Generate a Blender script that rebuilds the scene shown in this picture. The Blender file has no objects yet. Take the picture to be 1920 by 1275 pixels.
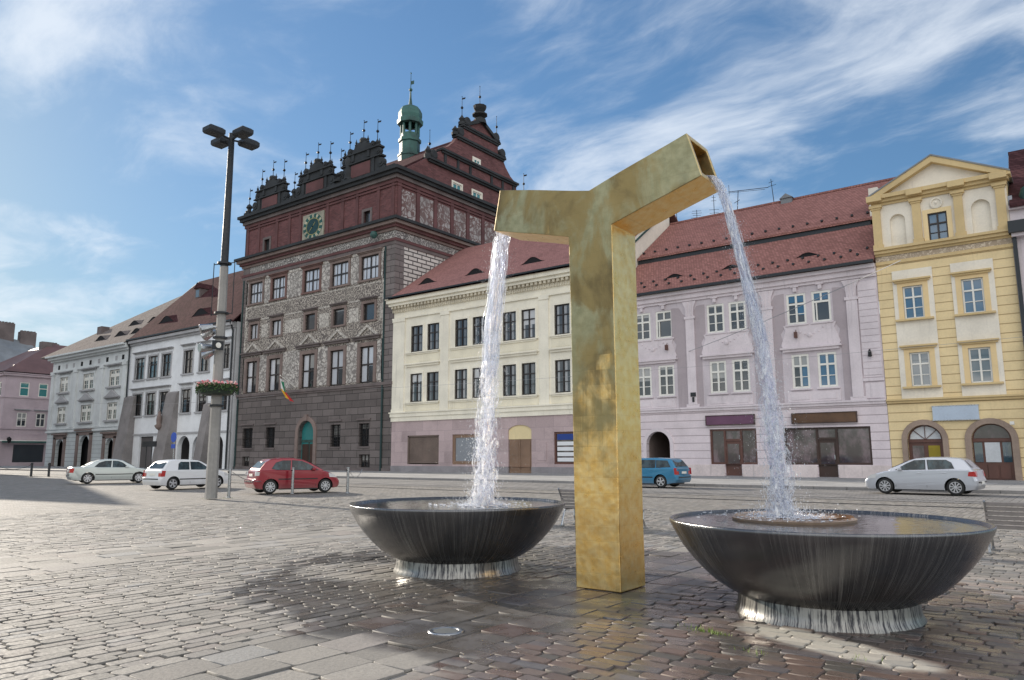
import bpy, math, random
import numpy as np
from mathutils import Vector, Matrix
random.seed(7); RNG = np.random.default_rng(7)
R = math.radians; PI = math.pi
sc = bpy.context.scene; COL = sc.collection

# ------------------------------------------------------------------ camera
F_PX, PITCH, YAW, ROLL = 1396.4, 0.15421, 0.65071, -0.00289
fw = Vector((-math.sin(YAW)*math.cos(PITCH), math.cos(YAW)*math.cos(PITCH), math.sin(PITCH)))
rt = Vector((math.cos(YAW), math.sin(YAW), 0)); up = rt.cross(fw)
r2 = rt*math.cos(ROLL)+up*math.sin(ROLL); u2 = -rt*math.sin(ROLL)+up*math.cos(ROLL)
cd = bpy.data.cameras.new('camera'); cam = bpy.data.objects.new('camera', cd); COL.objects.link(cam)
M4 = Matrix((r2, u2, -fw)).transposed().to_4x4(); M4.translation = (0, 0, 1.6); cam.matrix_world = M4
cd.sensor_width = 36; cd.lens = F_PX/1920*36; cd.clip_start = .1; cd.clip_end = 3000
sc.camera = cam

# ------------------------------------------------------------------ light
SUN_EL, SUN_AZ = R(19.5), R(5.5)          # the sun stands low over the left end of the square
SKY_STRENGTH, SUN_STRENGTH, EXPOSURE = .10, 4.6, .62
sl = bpy.data.lights.new('sun', 'SUN'); sl.energy = SUN_STRENGTH; sl.angle = R(.55); sl.color = (1, .9, .76)
so = bpy.data.objects.new('sun', sl); COL.objects.link(so)
sdir = Vector((-math.cos(SUN_EL)*math.cos(SUN_AZ), math.cos(SUN_EL)*math.sin(SUN_AZ), math.sin(SUN_EL)))
so.rotation_euler = sdir.to_track_quat('Z', 'Y').to_euler(); so.location = sdir*120
sc.view_settings.view_transform = 'Standard'; sc.view_settings.look = 'None'
sc.view_settings.exposure = EXPOSURE; sc.view_settings.gamma = 1

W = bpy.data.worlds.new('World'); sc.world = W; W.use_nodes = True


class NT:
    """small node-tree writer"""
    def __init__(s, nt): s.nt = nt
    def n(s, t, ins=None, **kw):
        nd = s.nt.nodes.new('ShaderNode'+t)
        for k, v in kw.items(): setattr(nd, k, v)
        for k, v in (ins or {}).items(): s.set(nd.inputs[k], v)
        return nd
    def set(s, sock, v):
        if hasattr(v, 'default_value') and hasattr(v, 'links'): s.nt.links.new(v, sock)
        elif hasattr(v, 'outputs'): s.nt.links.new(v.outputs[0], sock)
        else:
            if isinstance(v, tuple) and len(v) == 3 and sock.type == 'RGBA': v = (*v, 1)
            sock.default_value = v
    def mix(s, f, a, b, mode='MIX'):
        m = s.n('Mix', data_type='RGBA', blend_type=mode)
        s.set(m.inputs[0], f); s.set(m.inputs[6], a); s.set(m.inputs[7], b); return m.outputs[2]
    def math(s, op, a, b=0., c=None, clamp=False):
        m = s.n('Math', operation=op, use_clamp=clamp); s.set(m.inputs[0], a); s.set(m.inputs[1], b)
        if c is not None: s.set(m.inputs[2], c)
        return m.outputs[0]
    def ramp(s, f, lo, hi, a=0., b=1.):
        m = s.n('MapRange', ins={0: f, 1: lo, 2: hi, 3: a, 4: b}, interpolation_type='SMOOTHSTEP'); return m.outputs[0]
    def map(s, vec, sc=(1, 1, 1), rot=(0, 0, 0), loc=(0, 0, 0)):
        return s.n('Mapping', ins={'Vector': vec, 'Scale': sc, 'Rotation': rot, 'Location': loc}).outputs[0]
    def noise(s, vec, scale, detail=4, rough=.55, dist=0.):
        return s.n('TexNoise', ins={'Vector': vec, 'Scale': scale, 'Detail': detail, 'Roughness': rough, 'Distortion': dist}).outputs[0]
    def xyz(s, vec): return s.n('SeparateXYZ', ins={0: vec}).outputs
    def comb(s, x, y, z=0.): return s.n('CombineXYZ', ins={0: x, 1: y, 2: z}).outputs[0]


w = NT(W.node_tree); bg = W.node_tree.nodes['Background']
sky = w.n('TexSky', sky_type='NISHITA', sun_disc=False, sun_elevation=SUN_EL, sun_rotation=R(-90)+SUN_AZ,
          air_density=1.0, dust_density=.4, ozone_density=2.5, altitude=300)
tc = w.n('TexCoord').outputs['Generated']
sx, sy, sz = w.xyz(tc)
zz = w.math('MAXIMUM', sz, .0); dz = w.math('ADD', zz, .16)
plane = w.comb(w.math('DIVIDE', sx, dz), w.math('DIVIDE', sy, dz))
warp = w.n('TexNoise', ins={'Vector': plane, 'Scale': .8, 'Detail': 4}).outputs['Color']
pv = w.n('VectorMath', operation='MULTIPLY_ADD', ins={0: warp, 1: (.75, .75, 0), 2: plane}).outputs[0]
wisp = w.noise(w.map(pv, (.72, 1.5, 1), (0, 0, R(38))), 2.3, 9, .62, .15)
soft = w.noise(w.map(pv, (1.1, 1.3, 1), (0, 0, R(10)), (3.1, .7, 0)), .95, 6, .55)
big = w.noise(w.map(plane, (.8, .8, 1), loc=(6.3, 2.2, 0)), .8, 3, .5)
cl = w.math('ADD', w.math('MULTIPLY', wisp, .60), w.math('MULTIPLY', soft, .62))
cl = w.math('ADD', cl, w.math('MULTIPLY', w.math('SUBTRACT', big, .5), .55))
cl = w.ramp(cl, .52, .79)
back = w.ramp(w.math('SUBTRACT', sy, w.math('MULTIPLY', sx, 1.1)), .35, -.75)     # unseen bright cloud added opposite the sun to light the fronts and brass
cl2 = w.ramp(w.noise(w.map(pv, (1, 1, 1)), .9, 7, .6), .36, .6)
cl = w.math('MAXIMUM', w.math('MULTIPLY', cl, .74), w.math('MULTIPLY', cl2, w.math('MULTIPLY', back, .95)))
cl = w.math('MULTIPLY', cl, w.ramp(sz, .0, .1, .35, 1.))
ccol = w.mix(back, (6.0, 6.4, 6.9), (13.5, 13.2, 12.8))
skyc = w.mix(1., sky.outputs[0], (.95, 1.17, 1.26), 'MULTIPLY')
lum = w.n('RGBToBW', ins={0: skyc}).outputs[0]
skyc = w.n('VectorMath', operation='SCALE', ins={0: skyc, 'Scale': w.math('DIVIDE', 1., w.math('ADD', 1., w.math('MULTIPLY', lum, .15)))}).outputs[0]
w.set(bg.inputs[0], w.mix(cl, skyc, ccol)); bg.inputs[1].default_value = SKY_STRENGTH

# ------------------------------------------------------------------ materials
MATS = {}


def mat(name, base=(.5, .5, .5), rough=.7, metal=0., spec=.5, **kw):
    if name in MATS: return MATS[name]
    m = bpy.data.materials.new(name); m.use_nodes = True
    b = m.node_tree.nodes['Principled BSDF']
    b.inputs['Base Color'].default_value = (*base, 1); b.inputs['Roughness'].default_value = rough
    b.inputs['Metallic'].default_value = metal; b.inputs['Specular IOR Level'].default_value = spec
    for k, v in kw.items(): b.inputs[k].default_value = v
    MATS[name] = m; return m


def nodes(m): return NT(m.node_tree), m.node_tree.nodes['Principled BSDF']


def bump(n, b, h, strength=.3, dist=.02):
    n.set(b.inputs['Normal'], n.n('Bump', ins={'Height': h, 'Strength': strength, 'Distance': dist}))


def sc3(c, k): return tuple(min(1, x*k) for x in c)


def worn(name, col, lo=.78, rough=.85, streak=.35, metal=0., grain=9., bmp=.12, tint=None):
    """paint, plaster or stone with patches, vertical rain streaks and grain"""
    m = mat(name, col, rough, metal); n, b = nodes(m)
    o = n.n('TexCoord').outputs['Object']
    patch = n.noise(o, .45, 6, .6); fine = n.noise(o, grain, 5, .6)
    st = n.noise(n.map(o, (2.2, 2.2, .16)), 1.6, 6, .65)
    f = n.math('ADD', n.math('MULTIPLY', patch, .7), n.math('MULTIPLY', fine, .3))
    c = n.mix(n.ramp(f, .32, .66), sc3(tint or col, lo), sc3(col, 1.05))
    c = n.mix(n.math('MULTIPLY', n.ramp(st, .56, .78), streak), c, sc3(tint or col, lo*.62))
    n.set(b.inputs['Base Color'], c)
    n.set(b.inputs['Roughness'], n.ramp(fine, .3, .7, rough-.12, min(1, rough+.1)))
    bump(n, b, n.math('ADD', fine, n.math('MULTIPLY', patch, .6)), bmp, .02); return m


def blocks(name, col, mort, bw, bh, ms=.02, var=.7, strength=.5, rough=.85, offset=.5, stain=.4, spec=.3):
    """coursed masonry / brick / tiles laid out on the wall plane"""
    m = mat(name, col, rough, 0., spec); n, b = nodes(m)
    o = n.n('TexCoord').outputs['Object']; x, y, z = n.xyz(o)
    v = n.comb(n.math('ADD', x, y), z)
    wv = n.n('VectorMath', operation='MULTIPLY_ADD', ins={0: n.n('TexNoise', ins={'Vector': o, 'Scale': 1.5}).outputs['Color'], 1: (.03, .03, 0), 2: v}).outputs[0]
    br = n.n('TexBrick', ins={'Vector': wv, 'Color1': sc3(col, 1.12), 'Color2': sc3(col, var), 'Mortar': mort, 'Scale': 1., 'Mortar Size': ms,
                              'Mortar Smooth': .25, 'Bias': -.1, 'Brick Width': bw, 'Row Height': bh}, offset=offset)
    patch = n.noise(o, .5, 6, .62); fine = n.noise(o, 12, 4)
    c = n.mix(n.math('MULTIPLY', n.ramp(patch, .45, .75), stain), br.outputs[0], sc3(col, .45))
    c = n.mix(.35, c, n.mix(1., c, n.comb(fine, fine, fine), 'OVERLAY'))
    n.set(b.inputs['Base Color'], c)
    bump(n, b, n.math('ADD', n.math('SUBTRACT', 1., br.outputs[1]), n.math('MULTIPLY', fine, .3)), strength, .04); return m


def grooved(name, col, mort, h, off=0., w_=.06):
    """plaster with level grooves only"""
    m = worn(name, col, .82, streak=.5); n, b = nodes(m); o = n.n('TexCoord').outputs['Object']; x, y, z = n.xyz(o)
    fr = n.math('FRACT', n.math('ADD', n.math('DIVIDE', z, h), off+.02*0)); g = n.ramp(n.math('ABSOLUTE', n.math('SUBTRACT', fr, .5)), w_*.5, w_)
    old = b.inputs['Base Color'].links[0].from_socket; n.set(b.inputs['Base Color'], n.mix(g, mort, old)); bump(n, b, g, .5, .03); return m


def sgraffito(name, light, dark, scale, thr=.5, wid=.05, scroll=False):
    """scratched plaster ornament: pale scrolls on a dark ground"""
    m = mat(name, light, .9); n, b = nodes(m)
    o = n.n('TexCoord').outputs['Object']
    a = n.noise(o, scale, 3, .5, 1.6); v = n.n('TexVoronoi', ins={'Vector': o, 'Scale': scale*1.1}, feature='DISTANCE_TO_EDGE').outputs[0]
    f = n.ramp(a, thr-wid, thr+wid); e = n.ramp(v, .03, .09)
    f = n.math('MULTIPLY', f, e)
    if scroll:                                # rosettes and tendrils: rings round scattered centres, bent by noise
        wv = n.n('VectorMath', operation='MULTIPLY_ADD', ins={0: n.n('TexNoise', ins={'Vector': o, 'Scale': 1.3, 'Detail': 3}).outputs['Color'], 1: (.5, .5, .5), 2: o}).outputs[0]
        d = n.n('TexVoronoi', ins={'Vector': wv, 'Scale': scale, 'Randomness': .75}).outputs[0]
        f = n.math('MULTIPLY', n.ramp(n.math('SINE', n.math('MULTIPLY', d, 17.)), -.25, .35), n.ramp(n.noise(o, 4.5, 4), .36, .52))
    grey = n.noise(o, .35, 5, .6)
    c = n.mix(f, dark, light); c = n.mix(n.math('MULTIPLY', n.ramp(grey, .4, .7), .5), c, sc3(light, .5))
    n.set(b.inputs['Base Color'], c); bump(n, b, f, .3, .02); return m


def glass(name, base=(.012, .016, .02), refl=.5, rough=.06, curtain=None):
    m = mat(name, base, rough, 0., .5); n, b = nodes(m)
    g = n.n('TexCoord').outputs['Generated']; o = n.n('TexCoord').outputs['Object']
    b.inputs['IOR'].default_value = 1.5+refl
    if name == 'dark_window_glass':           # some rooms have blinds part way down
        x, y, z = n.xyz(g); s = n.n('ObjectInfo').outputs['Random']; lo = n.math('ADD', .35, n.math('MULTIPLY', s, 1.1))
        n.set(b.inputs['Base Color'], n.mix(n.ramp(z, lo, n.math('ADD', lo, .02)), n.mix(s, base, (.05, .055, .06)), (.30, .30, .29)))
    if name in ('shop_glass', 'car_glass'):   # dim shapes of what stands behind the glass
        k = 1.1 if name == 'shop_glass' else 3.2
        a1 = n.ramp(n.noise(n.map(o, (1, 1, .6)), k, 4, .6), .42, .66); a2 = n.ramp(n.noise(o, k*2.7, 3), .5, .7)
        n.set(b.inputs['Base Color'], n.mix(n.math('MULTIPLY', a2, .5), n.mix(a1, base, sc3(base, 3.6)), (.07, .07, .065)))
    if curtain:
        x, y, z = n.xyz(g)
        s = n.n('ObjectInfo').outputs['Random']
        x = n.math('ADD', x, n.math('MULTIPLY', n.math('SUBTRACT', s, .5), .12))
        l = n.math('MULTIPLY', n.ramp(x, .06, .1), n.ramp(x, .24, .2)); r = n.math('MULTIPLY', n.ramp(x, .56, .6), n.ramp(x, .78, .74))
        f = n.math('MAXIMUM', l, r); fold = n.noise(n.map(g, (1, 1, .05)), 40, 2)
        f = n.math('MULTIPLY', n.math('MULTIPLY', f, n.ramp(s, .0, .9, .25, 1.)), n.ramp(fold, .3, .7, .6, 1.))
        f = n.math('MAXIMUM', f, n.math('MULTIPLY', n.ramp(s, .62, .66), n.ramp(z, n.math('SUBTRACT', 1.25, n.math('MULTIPLY', s, .8)), n.math('SUBTRACT', 1.27, n.math('MULTIPLY', s, .8)))))
        n.set(b.inputs['Base Color'], n.mix(f, base, curtain))
    bump(n, b, n.noise(o, 1.1, 2), .05, .03); return m


CREAM = worn('cream_plaster', (.82, .76, .60), .85, streak=.4)
CREAM_W = worn('pale_cream_plaster', (.86, .81, .68), .84, streak=.42)
PINKSTONE = blocks('purple_grey_stone', (.46, .36, .36), (.3, .24, .25), 1.9, 1.0, .012, .86, .25, stain=.35)
PLINTH = worn('grey_plinth', (.30, .28, .29), .7)
PINK = worn('lilac_pink_plaster', (.61, .545, .575), .8, streak=.6)
PINK_L = worn('pale_pink_plaster', (.71, .635, .66), .82, streak=.5)
MAUVE = worn('grey_mauve_plaster', (.42, .36, .38), .85)
YELLOW = worn('yellow_plaster', (.82, .64, .36), .9, streak=.18)
YELLOW_D = worn('ochre_trim', (.66, .50, .26), .85, streak=.2)
IVORY = worn('ivory_plaster', (.82, .76, .65), .84, streak=.4)
BLUEWHITE = worn('bluish_white_plaster', (.80, .82, .84), .86, streak=.3)
GREYPLASTER = worn('grey_green_plaster', (.68, .71, .71), .82, streak=.4)
GREYTRIM = worn('grey_trim', (.42, .42, .43), .8)
LILAC = worn('dusty_lilac_plaster', (.50, .41, .44), .85, streak=.3)
STONE = worn('dark_sandstone', (.17, .14, .135), .6, streak=.5)
STONE_B = worn('brown_sandstone', (.24, .18, .16), .65, streak=.4)
SOOT_BACKLIT = worn('sooty_backlit_sandstone', (.034, .038, .042), .5, streak=.5)  # soot, with the gables' backlit darkness put into the base colour
REDTRIM = worn('dark_red_trim', (.145, .062, .062), .6, streak=.5)
RUSTIC = blocks('dark_rusticated_stone', (.158, .136, .130), (.05, .044, .043), 1.9, .74, .03, .7, .8, stain=.45)
QUOIN = blocks('dark_quoin_stone', (.19, .165, .16), (.06, .05, .05), 2.6, .62, .03, .8, .8)
REDBRICK = blocks('weathered_red_brick', (.175, .070, .070), (.125, .082, .082), .5, .16, .02, .62, .25, stain=.65)
SGRAF = sgraffito('sgraffito_scrolls', (.50, .45, .39), (.13, .112, .104), 1.9, 0, 0, True)
SGRAF_F = sgraffito('sgraffito_figures', (.58, .545, .50), (.20, .18, .17), 1.6, .46, .10)
SGRAF_L = sgraffito('sgraffito_pale', (.62, .58, .52), (.26, .235, .215), 2.2, .40, .12)
SGRAF_FR = sgraffito('sgraffito_frieze', (.52, .495, .46), (.12, .11, .108), 2.1, 0, 0, True)
LETTER = blocks('sgraffito_ashlar', (.60, .57, .53), (.085, .075, .075), 1.35, .46, .075, .93, .2, stain=.12)
TILE = blocks('red_roof_tiles', (.355, .172, .150), (.22, .108, .095), .22, .17, .025, .72, .4, .95, stain=.3, spec=.08)
TILE_P = blocks('smooth_red_roof_tiles', (.32, .165, .152), (.26, .132, .122), .24, .2, .02, .86, .2, .95, stain=.25, spec=.08)
TILE_D = blocks('old_dark_red_tiles', (.085, .040, .043), (.045, .024, .026), .3, .26, .025, .6, .25, 1., stain=.75, spec=.03)
TILE_G = blocks('grey_brown_tiles', (.20, .175, .165), (.12, .105, .10), .3, .26, .025, .75, .25, 1., stain=.4, spec=.03)
SLATE = worn('grey_sheet_roof', (.22, .24, .26), .7, rough=.5)
COPPER = worn('green_copper', (.045, .145, .125), .5, rough=.6, streak=.7, tint=(.035, .085, .08))
DARKMETAL = worn('dark_painted_metal', (.02, .023, .027), .7, rough=.6, streak=.2)
GUTTER = mat('dark_gutter', (.025, .03, .035), .45, .3)
BROWNWOOD = worn('dark_brown_wood', (.055, .028, .02), .7, rough=.5)
REDWOOD = worn('reddish_wood', (.13, .055, .04), .7, rough=.5)
TANWOOD = worn('tan_boarded_door', (.25, .155, .10), .75, rough=.6)
WHITEWOOD = worn('white_window_paint', (.80, .78, .72), .88, rough=.5, streak=.1)
DARKWOOD = worn('black_brown_window_paint', (.03, .022, .02), .7, rough=.45)
VOID = mat('unlit_interior', (.008, .008, .01), .9)
G_DARK = glass('dark_window_glass', refl=.35)
G_SKY = glass('sky_reflecting_glass', (.04, .075, .10), .6, .03)  # bluish base colour adds a painted sky reflection to the gloss
G_BLUE = glass('sky_blue_reflection_glass', (.03, .12, .22), .35, .04)  # reflected sky painted in as the blue base colour
G_CURT = glass('curtained_glass', (.012, .015, .02), .35, .06, (.50, .50, .50))
G_WHITE = glass('blind_drawn_glass', (.50, .52, .56), .6, .08)
G_TEAL = glass('teal_glass', (.03, .20, .20), .5, .1)
G_SHOP = glass('shop_glass', (.05, .035, .04), .3, .06)
IRON = mat('wrought_iron', (.02, .02, .022), .5, .6)
STEEL = worn('brushed_steel', (.42, .43, .44), .8, rough=.32, metal=.9, streak=.1)
CHROME = mat('chrome', (.6, .6, .62), .2, .9)
RUBBER = mat('rubber', (.018, .018, .018), .75)
BLACKP = mat('black_plastic', (.015, .015, .016), .4)

# ------------------------------------------------------------------ objects
ORG = {}


class MB:
    """collects shapes; build() links them as ONE mesh object"""
    def __init__(s, T=None): s.v = []; s.f = []; s.m = []; s.T = T or (lambda a, b, c: (a, b, c)); s.k = 0
    def add(s, vs, fs, k=None):
        o = len(s.v); s.v += [s.T(*p) for p in vs]; s.f += [tuple(i+o for i in f) for f in fs]; s.m += [s.k if k is None else k]*len(fs); return s
    def box(s, x0, x1, y0, y1, z0, z1, k=None):
        return s.add([(x, y, z) for x in (x0, x1) for y in (y0, y1) for z in (z0, z1)],
                     [(0, 1, 3, 2), (4, 6, 7, 5), (0, 4, 5, 1), (2, 3, 7, 6), (0, 2, 6, 4), (1, 5, 7, 3)], k)
    def quad(s, *p, k=None): return s.add(list(p), [tuple(range(len(p)))], k)
    def ext(s, pts, ax, a, b, k=None, caps=True):
        """extrude a 2-D outline along axis ax from a to b"""
        def P(p, t): return {'x': (t, p[0], p[1]), 'y': (p[0], t, p[1]), 'z': (p[0], p[1], t)}[ax]
        n = len(pts); vs = [P(p, a) for p in pts]+[P(p, b) for p in pts]
        fs = [(i, (i+1) % n, n+(i+1) % n, n+i) for i in range(n)]
        if caps: fs += [tuple(range(n))[::-1], tuple(range(n, 2*n))]
        return s.add(vs, fs, k)
    def lathe(s, prof, c=(0, 0, 0), n=24, ax='z', k=None, ph=0., arc=2*PI):
        vs = []; full = arc > 2*PI-1e-4; cols = n if full else n+1
        for r, h in prof:
            for i in range(cols):
                t = ph+arc*i/n; a, b = r*math.cos(t), r*math.sin(t)
                vs.append({'z': (c[0]+a, c[1]+b, c[2]+h), 'y': (c[0]+a, c[1]+h, c[2]+b), 'x': (c[0]+h, c[1]+a, c[2]+b)}[ax])
        fs = []
        for j in range(len(prof)-1):
            for i in range(n):
                i2 = (i+1) % cols; fs.append((j*cols+i, j*cols+i2, (j+1)*cols+i2, (j+1)*cols+i))
        return s.add(vs, fs, k)
    def tube(s, p, q, r0, r1=None, n=8, k=None, caps=True):
        r1 = r0 if r1 is None else r1; p = Vector(p); q = Vector(q); d = (q-p)
        if d.length < 1e-6: return s
        d.normalize(); a = d.orthogonal().normalized(); b = d.cross(a)
        vs = [tuple(p+(a*math.cos(2*PI*i/n)+b*math.sin(2*PI*i/n))*r0) for i in range(n)]+[tuple(q+(a*math.cos(2*PI*i/n)+b*math.sin(2*PI*i/n))*r1) for i in range(n)]
        fs = [(i, (i+1) % n, n+(i+1) % n, n+i) for i in range(n)]
        if caps: fs += [tuple(range(n))[::-1], tuple(range(n, 2*n))]
        return s.add(vs, fs, k)
    def path(s, pts, r, n=6, k=None):
        for a, b in zip(pts, pts[1:]): s.tube(a, b, r, r, n, k)
        return s
    def ball(s, c, r, n=10, m=6, k=None, sz=1.):
        return s.lathe([(max(1e-4, r*math.sin(PI*j/m)), -r*sz*math.cos(PI*j/m)) for j in range(m+1)], c, n, k=k)
    def mark(s): s.pieces = getattr(s, 'pieces', []); s.pieces.append((len(s.v), len(s.f))); return s
    def build_each(s, name, mats, parent):
        """every marked piece becomes a part of its own"""
        ps = s.pieces+[(len(s.v), len(s.f))]
        for (v0, f0), (v1, f1) in zip(ps, ps[1:]):
            if f1 == f0: continue
            q = MB(); q.v = s.v[v0:v1]; q.f = [tuple(i-v0 for i in f) for f in s.f[f0:f1]]; q.m = s.m[f0:f1]; q.build(name, mats, parent)
    def build(s, name, mats, parent=None, smooth=False, loc=None, bevel=0.):
        me = bpy.data.meshes.new(name); o = bpy.data.objects.new(name, me); COL.objects.link(o)
        org = Vector(ORG[parent.name]) if parent else Vector(loc or (0, 0, 0))
        me.from_pydata([tuple(Vector(p)-org) for p in s.v], [], s.f)
        for m in (mats if isinstance(mats, (list, tuple)) else [mats]): me.materials.append(m)
        me.polygons.foreach_set('material_index', s.m)
        if smooth: me.polygons.foreach_set('use_smooth', [True]*len(s.f))
        me.update()
        if parent: o.parent = parent
        else: o.location = org
        ORG[o.name] = tuple(org)
        if bevel:
            b = o.modifiers.new('bevel', 'BEVEL'); b.width = bevel; b.segments = 2; b.limit_method = 'ANGLE'
        return o


def tag(o, label, cat, group=None):
    o['label'] = label; o['category'] = cat
    if group: o['group'] = group
    return o


def thing(name, label, cat, loc=(0, 0, 0), group=None):
    o = bpy.data.objects.new(name, None); COL.objects.link(o); o.location = loc; o.empty_display_size = .3
    ORG[o.name] = tuple(loc); return tag(o, label, cat, group)


def structure(o): o['kind'] = 'structure'; return o


def copy_thing(o, **kw):
    """a copy of a thing with copies of its parts and sub-parts"""
    c = o.copy(); COL.objects.link(c)
    for ch in o.children:
        d = ch.copy(); COL.objects.link(d); d.parent = c
        for g in ch.children:
            e = g.copy(); COL.objects.link(e); e.parent = d
    for k, v in kw.items(): c[k] = v
    return c


FV = 52.2                                   # the building line of the row of houses
FRONT = lambda u, d, z: (u, FV+d, z)        # u along the row, d into the wall, z up
def plane_x(U): return lambda v, d, z: (U-d, v, z)


def wall(mb, u0, u1, z0, z1, holes=(), dep=.3, k=0, kr=None):
    """wall face with real openings and reveals. hole = (a, b, c, d[, 'arch'])"""
    kr = k if kr is None else kr
    us = sorted({u0, u1, *[h[0] for h in holes], *[h[1] for h in holes]}); zs = sorted({z0, z1, *[h[2] for h in holes], *[h[3] for h in holes]})
    us = [x for x in us if u0 <= x <= u1]; zs = [x for x in zs if z0 <= x <= z1]
    for a, b in zip(us, us[1:]):
        for c, d in zip(zs, zs[1:]):
            mu, mz = (a+b)/2, (c+d)/2
            if not any(h[0] < mu < h[1] and h[2] < mz < h[3] for h in holes):
                mb.quad((a, 0, c), (b, 0, c), (b, 0, d), (a, 0, d), k=k)
    for h in holes:
        a, b, c, d = h[:4]
        if len(h) > 4:
            r = (b-a)/2; rz = h[5] if len(h) > 5 else r; sp = d-rz; m = (a+b)/2; N = 16
            arc = [(m-r*math.cos(PI*i/N), sp+rz*math.sin(PI*i/N)) for i in range(N+1)]
            for (x0, y0), (x1, y1) in zip(arc, arc[1:]):
                mb.quad((x0, 0, y0), (x1, 0, y1), (x1, 0, d), (x0, 0, d), k=k)
                mb.quad((x0, 0, y0), (x1, 0, y1), (x1, dep, y1), (x0, dep, y0), k=kr)
            top = sp
        else:
            top = d; mb.quad((a, 0, d), (b, 0, d), (b, dep, d), (a, dep, d), k=kr)
        mb.quad((a, 0, c), (a, 0, top), (a, dep, top), (a, dep, c), k=kr)
        mb.quad((b, 0, c), (b, 0, top), (b, dep, top), (b, dep, c), k=kr)
        mb.quad((a, 0, c), (b, 0, c), (b, dep, c), (a, dep, c), k=kr)
    return mb


def window(par, T, a, b, c, d, fm, pm, tv=(.5,), nv=(), th=(), nh=(), fwid=.1, dep=.2, sill=None, hood=None, sur=None, sw=.18, sp=.05, name='window', thick=.1, panes=None):
    """one window: frame mesh with pane, surround, sill and hood as its sub-parts"""
    m = MB(T); y0, y1 = dep-.06, dep+.04
    m.box(a, a+fwid, y0, y1, c, d).box(b-fwid, b, y0, y1, c, d).box(a+fwid, b-fwid, y0, y1, c, c+fwid).box(a+fwid, b-fwid, y0, y1, d-fwid, d)
    W_, H_ = b-a, d-c
    for i, t in enumerate(th): m.box(a+fwid, b-fwid, y0-.012, y1, c+t*H_-thick/2, c+t*H_+thick/2)
    for t in tv: m.box(a+t*W_-thick/2, a+t*W_+thick/2, y0-.02, y1, c+fwid, d-fwid)
    for t in nv: m.box(a+t*W_-.025, a+t*W_+.025, y0+.01, y1, c+fwid, d-fwid)
    for t in nh: m.box(a+fwid, b-fwid, y0+.013, y1, c+t*H_-.025, c+t*H_+.025)
    o = m.build(name, fm, par)
    MB(T).box(a+fwid*.5, b-fwid*.5, dep+.005, dep+.03, c+fwid*.5, d-fwid*.5).build('pane', pm, o)
    if panes:                                # single leaves with another glass
        for (p0, p1, q0, q1, mm) in panes:
            MB(T).box(a+p0*W_, a+p1*W_, dep-.012, dep+.0, c+q0*H_, c+q1*H_).build('pane', mm, o)
    if sur:
        s = MB(T); s.box(a-sw, a, -sp, .08, c, d).box(b, b+sw, -sp, .08, c, d).box(a-sw, b+sw, -sp-.004, .08, d, d+sw)
        s.build('surround', sur, o)
    if sill: MB(T).box(a-sill[1], b+sill[1], -sill[2], .1, c-sill[3], c).build('sill', sill[0], o)
    if hood:
        z = d+hood[3]; h = MB(T)
        h.box(a-hood[1], b+hood[1], -hood[2], .05, z, z+.1).box(a-hood[1]+.08, b+hood[1]-.08, -hood[2]*.6, .05, z-.12, z)
        h.build('hood', hood[0], o)
    return o


def roof_slab(mb, pts, t=.18):
    """a roof plane from its corner points, given thickness below"""
    n = len(pts); mb.add(list(pts)+[(x, y, z-t) for x, y, z in pts], [tuple(range(n)), tuple(range(n, 2*n))[::-1]]+[(i, (i+1) % n, n+(i+1) % n, n+i) for i in range(n)])
    return mb


def eyebrow(par, u, v, z, wd, h, mt, k=.685):
    """eyebrow dormer: a low curved hood with a dark opening"""
    m = MB(); N = 12; q = k*.3
    for i in range(N):
        t0, t1 = -1+2*i/N, -1+2*(i+1)/N; f = lambda t: h*(math.cos(t*PI)+1)/2
        a = (u+t0*wd/2, v, z+f(t0)); b = (u+t1*wd/2, v, z+f(t1))
        La, Lb = f(t0)/(k-q)+.05, f(t1)/(k-q)+.05
        m.quad(a, b, (u+t1*wd/2, v+Lb, z+f(t1)+q*Lb), (u+t0*wd/2, v+La, z+f(t0)+q*La), k=0)
        m.quad((u+t0*wd/2, v+.05, z-.02), (u+t1*wd/2, v+.05, z-.02), (u+t1*wd/2, v+.05, z+f(t1)), (u+t0*wd/2, v+.05, z+f(t0)), k=1)
    return m.build('eyebrow_dormer', [mt, VOID], par)

# ------------------------------------------------------------------ ground
def wet_mask(n, p, jit=None):
    """where the fountain keeps the paving wet"""
    x, y, z = n.xyz(p)
    wob = n.math('MULTIPLY', n.math('SUBTRACT', n.noise(p, .9, 4, .6), .5), .9)
    ex = n.math('DIVIDE', n.math('ADD', x, 4.9), 5.2); ey = n.math('DIVIDE', n.math('SUBTRACT', y, 8.3), 3.75)
    d = n.math('SQRT', n.math('ADD', n.math('MULTIPLY', ex, ex), n.math('MULTIPLY', ey, ey)))
    d = n.math('ADD', d, n.math('MULTIPLY', wob, .28))
    if jit is not None: d = n.math('ADD', d, n.math('MULTIPLY', n.math('SUBTRACT', jit, .5), .13))
    w1 = n.ramp(d, 1.03, .95)
    # damp patch running down the slope to the right
    w2 = n.math('MULTIPLY', n.ramp(n.math('ADD', x, wob), -4.4, -3.7), n.ramp(n.math('ADD', y, wob), 8.6, 7.4))
    # dry ring in front of the left bowl
    dx = n.math('ADD', x, 8.35); dy = n.math('SUBTRACT', y, 7.35)
    dd = n.math('ADD', n.math('SQRT', n.math('ADD', n.math('MULTIPLY', dx, dx), n.math('MULTIPLY', n.math('MULTIPLY', dy, dy), 1.6))), n.math('MULTIPLY', wob, .5))
    dry = n.ramp(dd, .75, 1.2)
    return n.math('MULTIPLY', n.math('MAXIMUM', w1, n.math('MULTIPLY', w2, .85)), dry)


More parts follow.
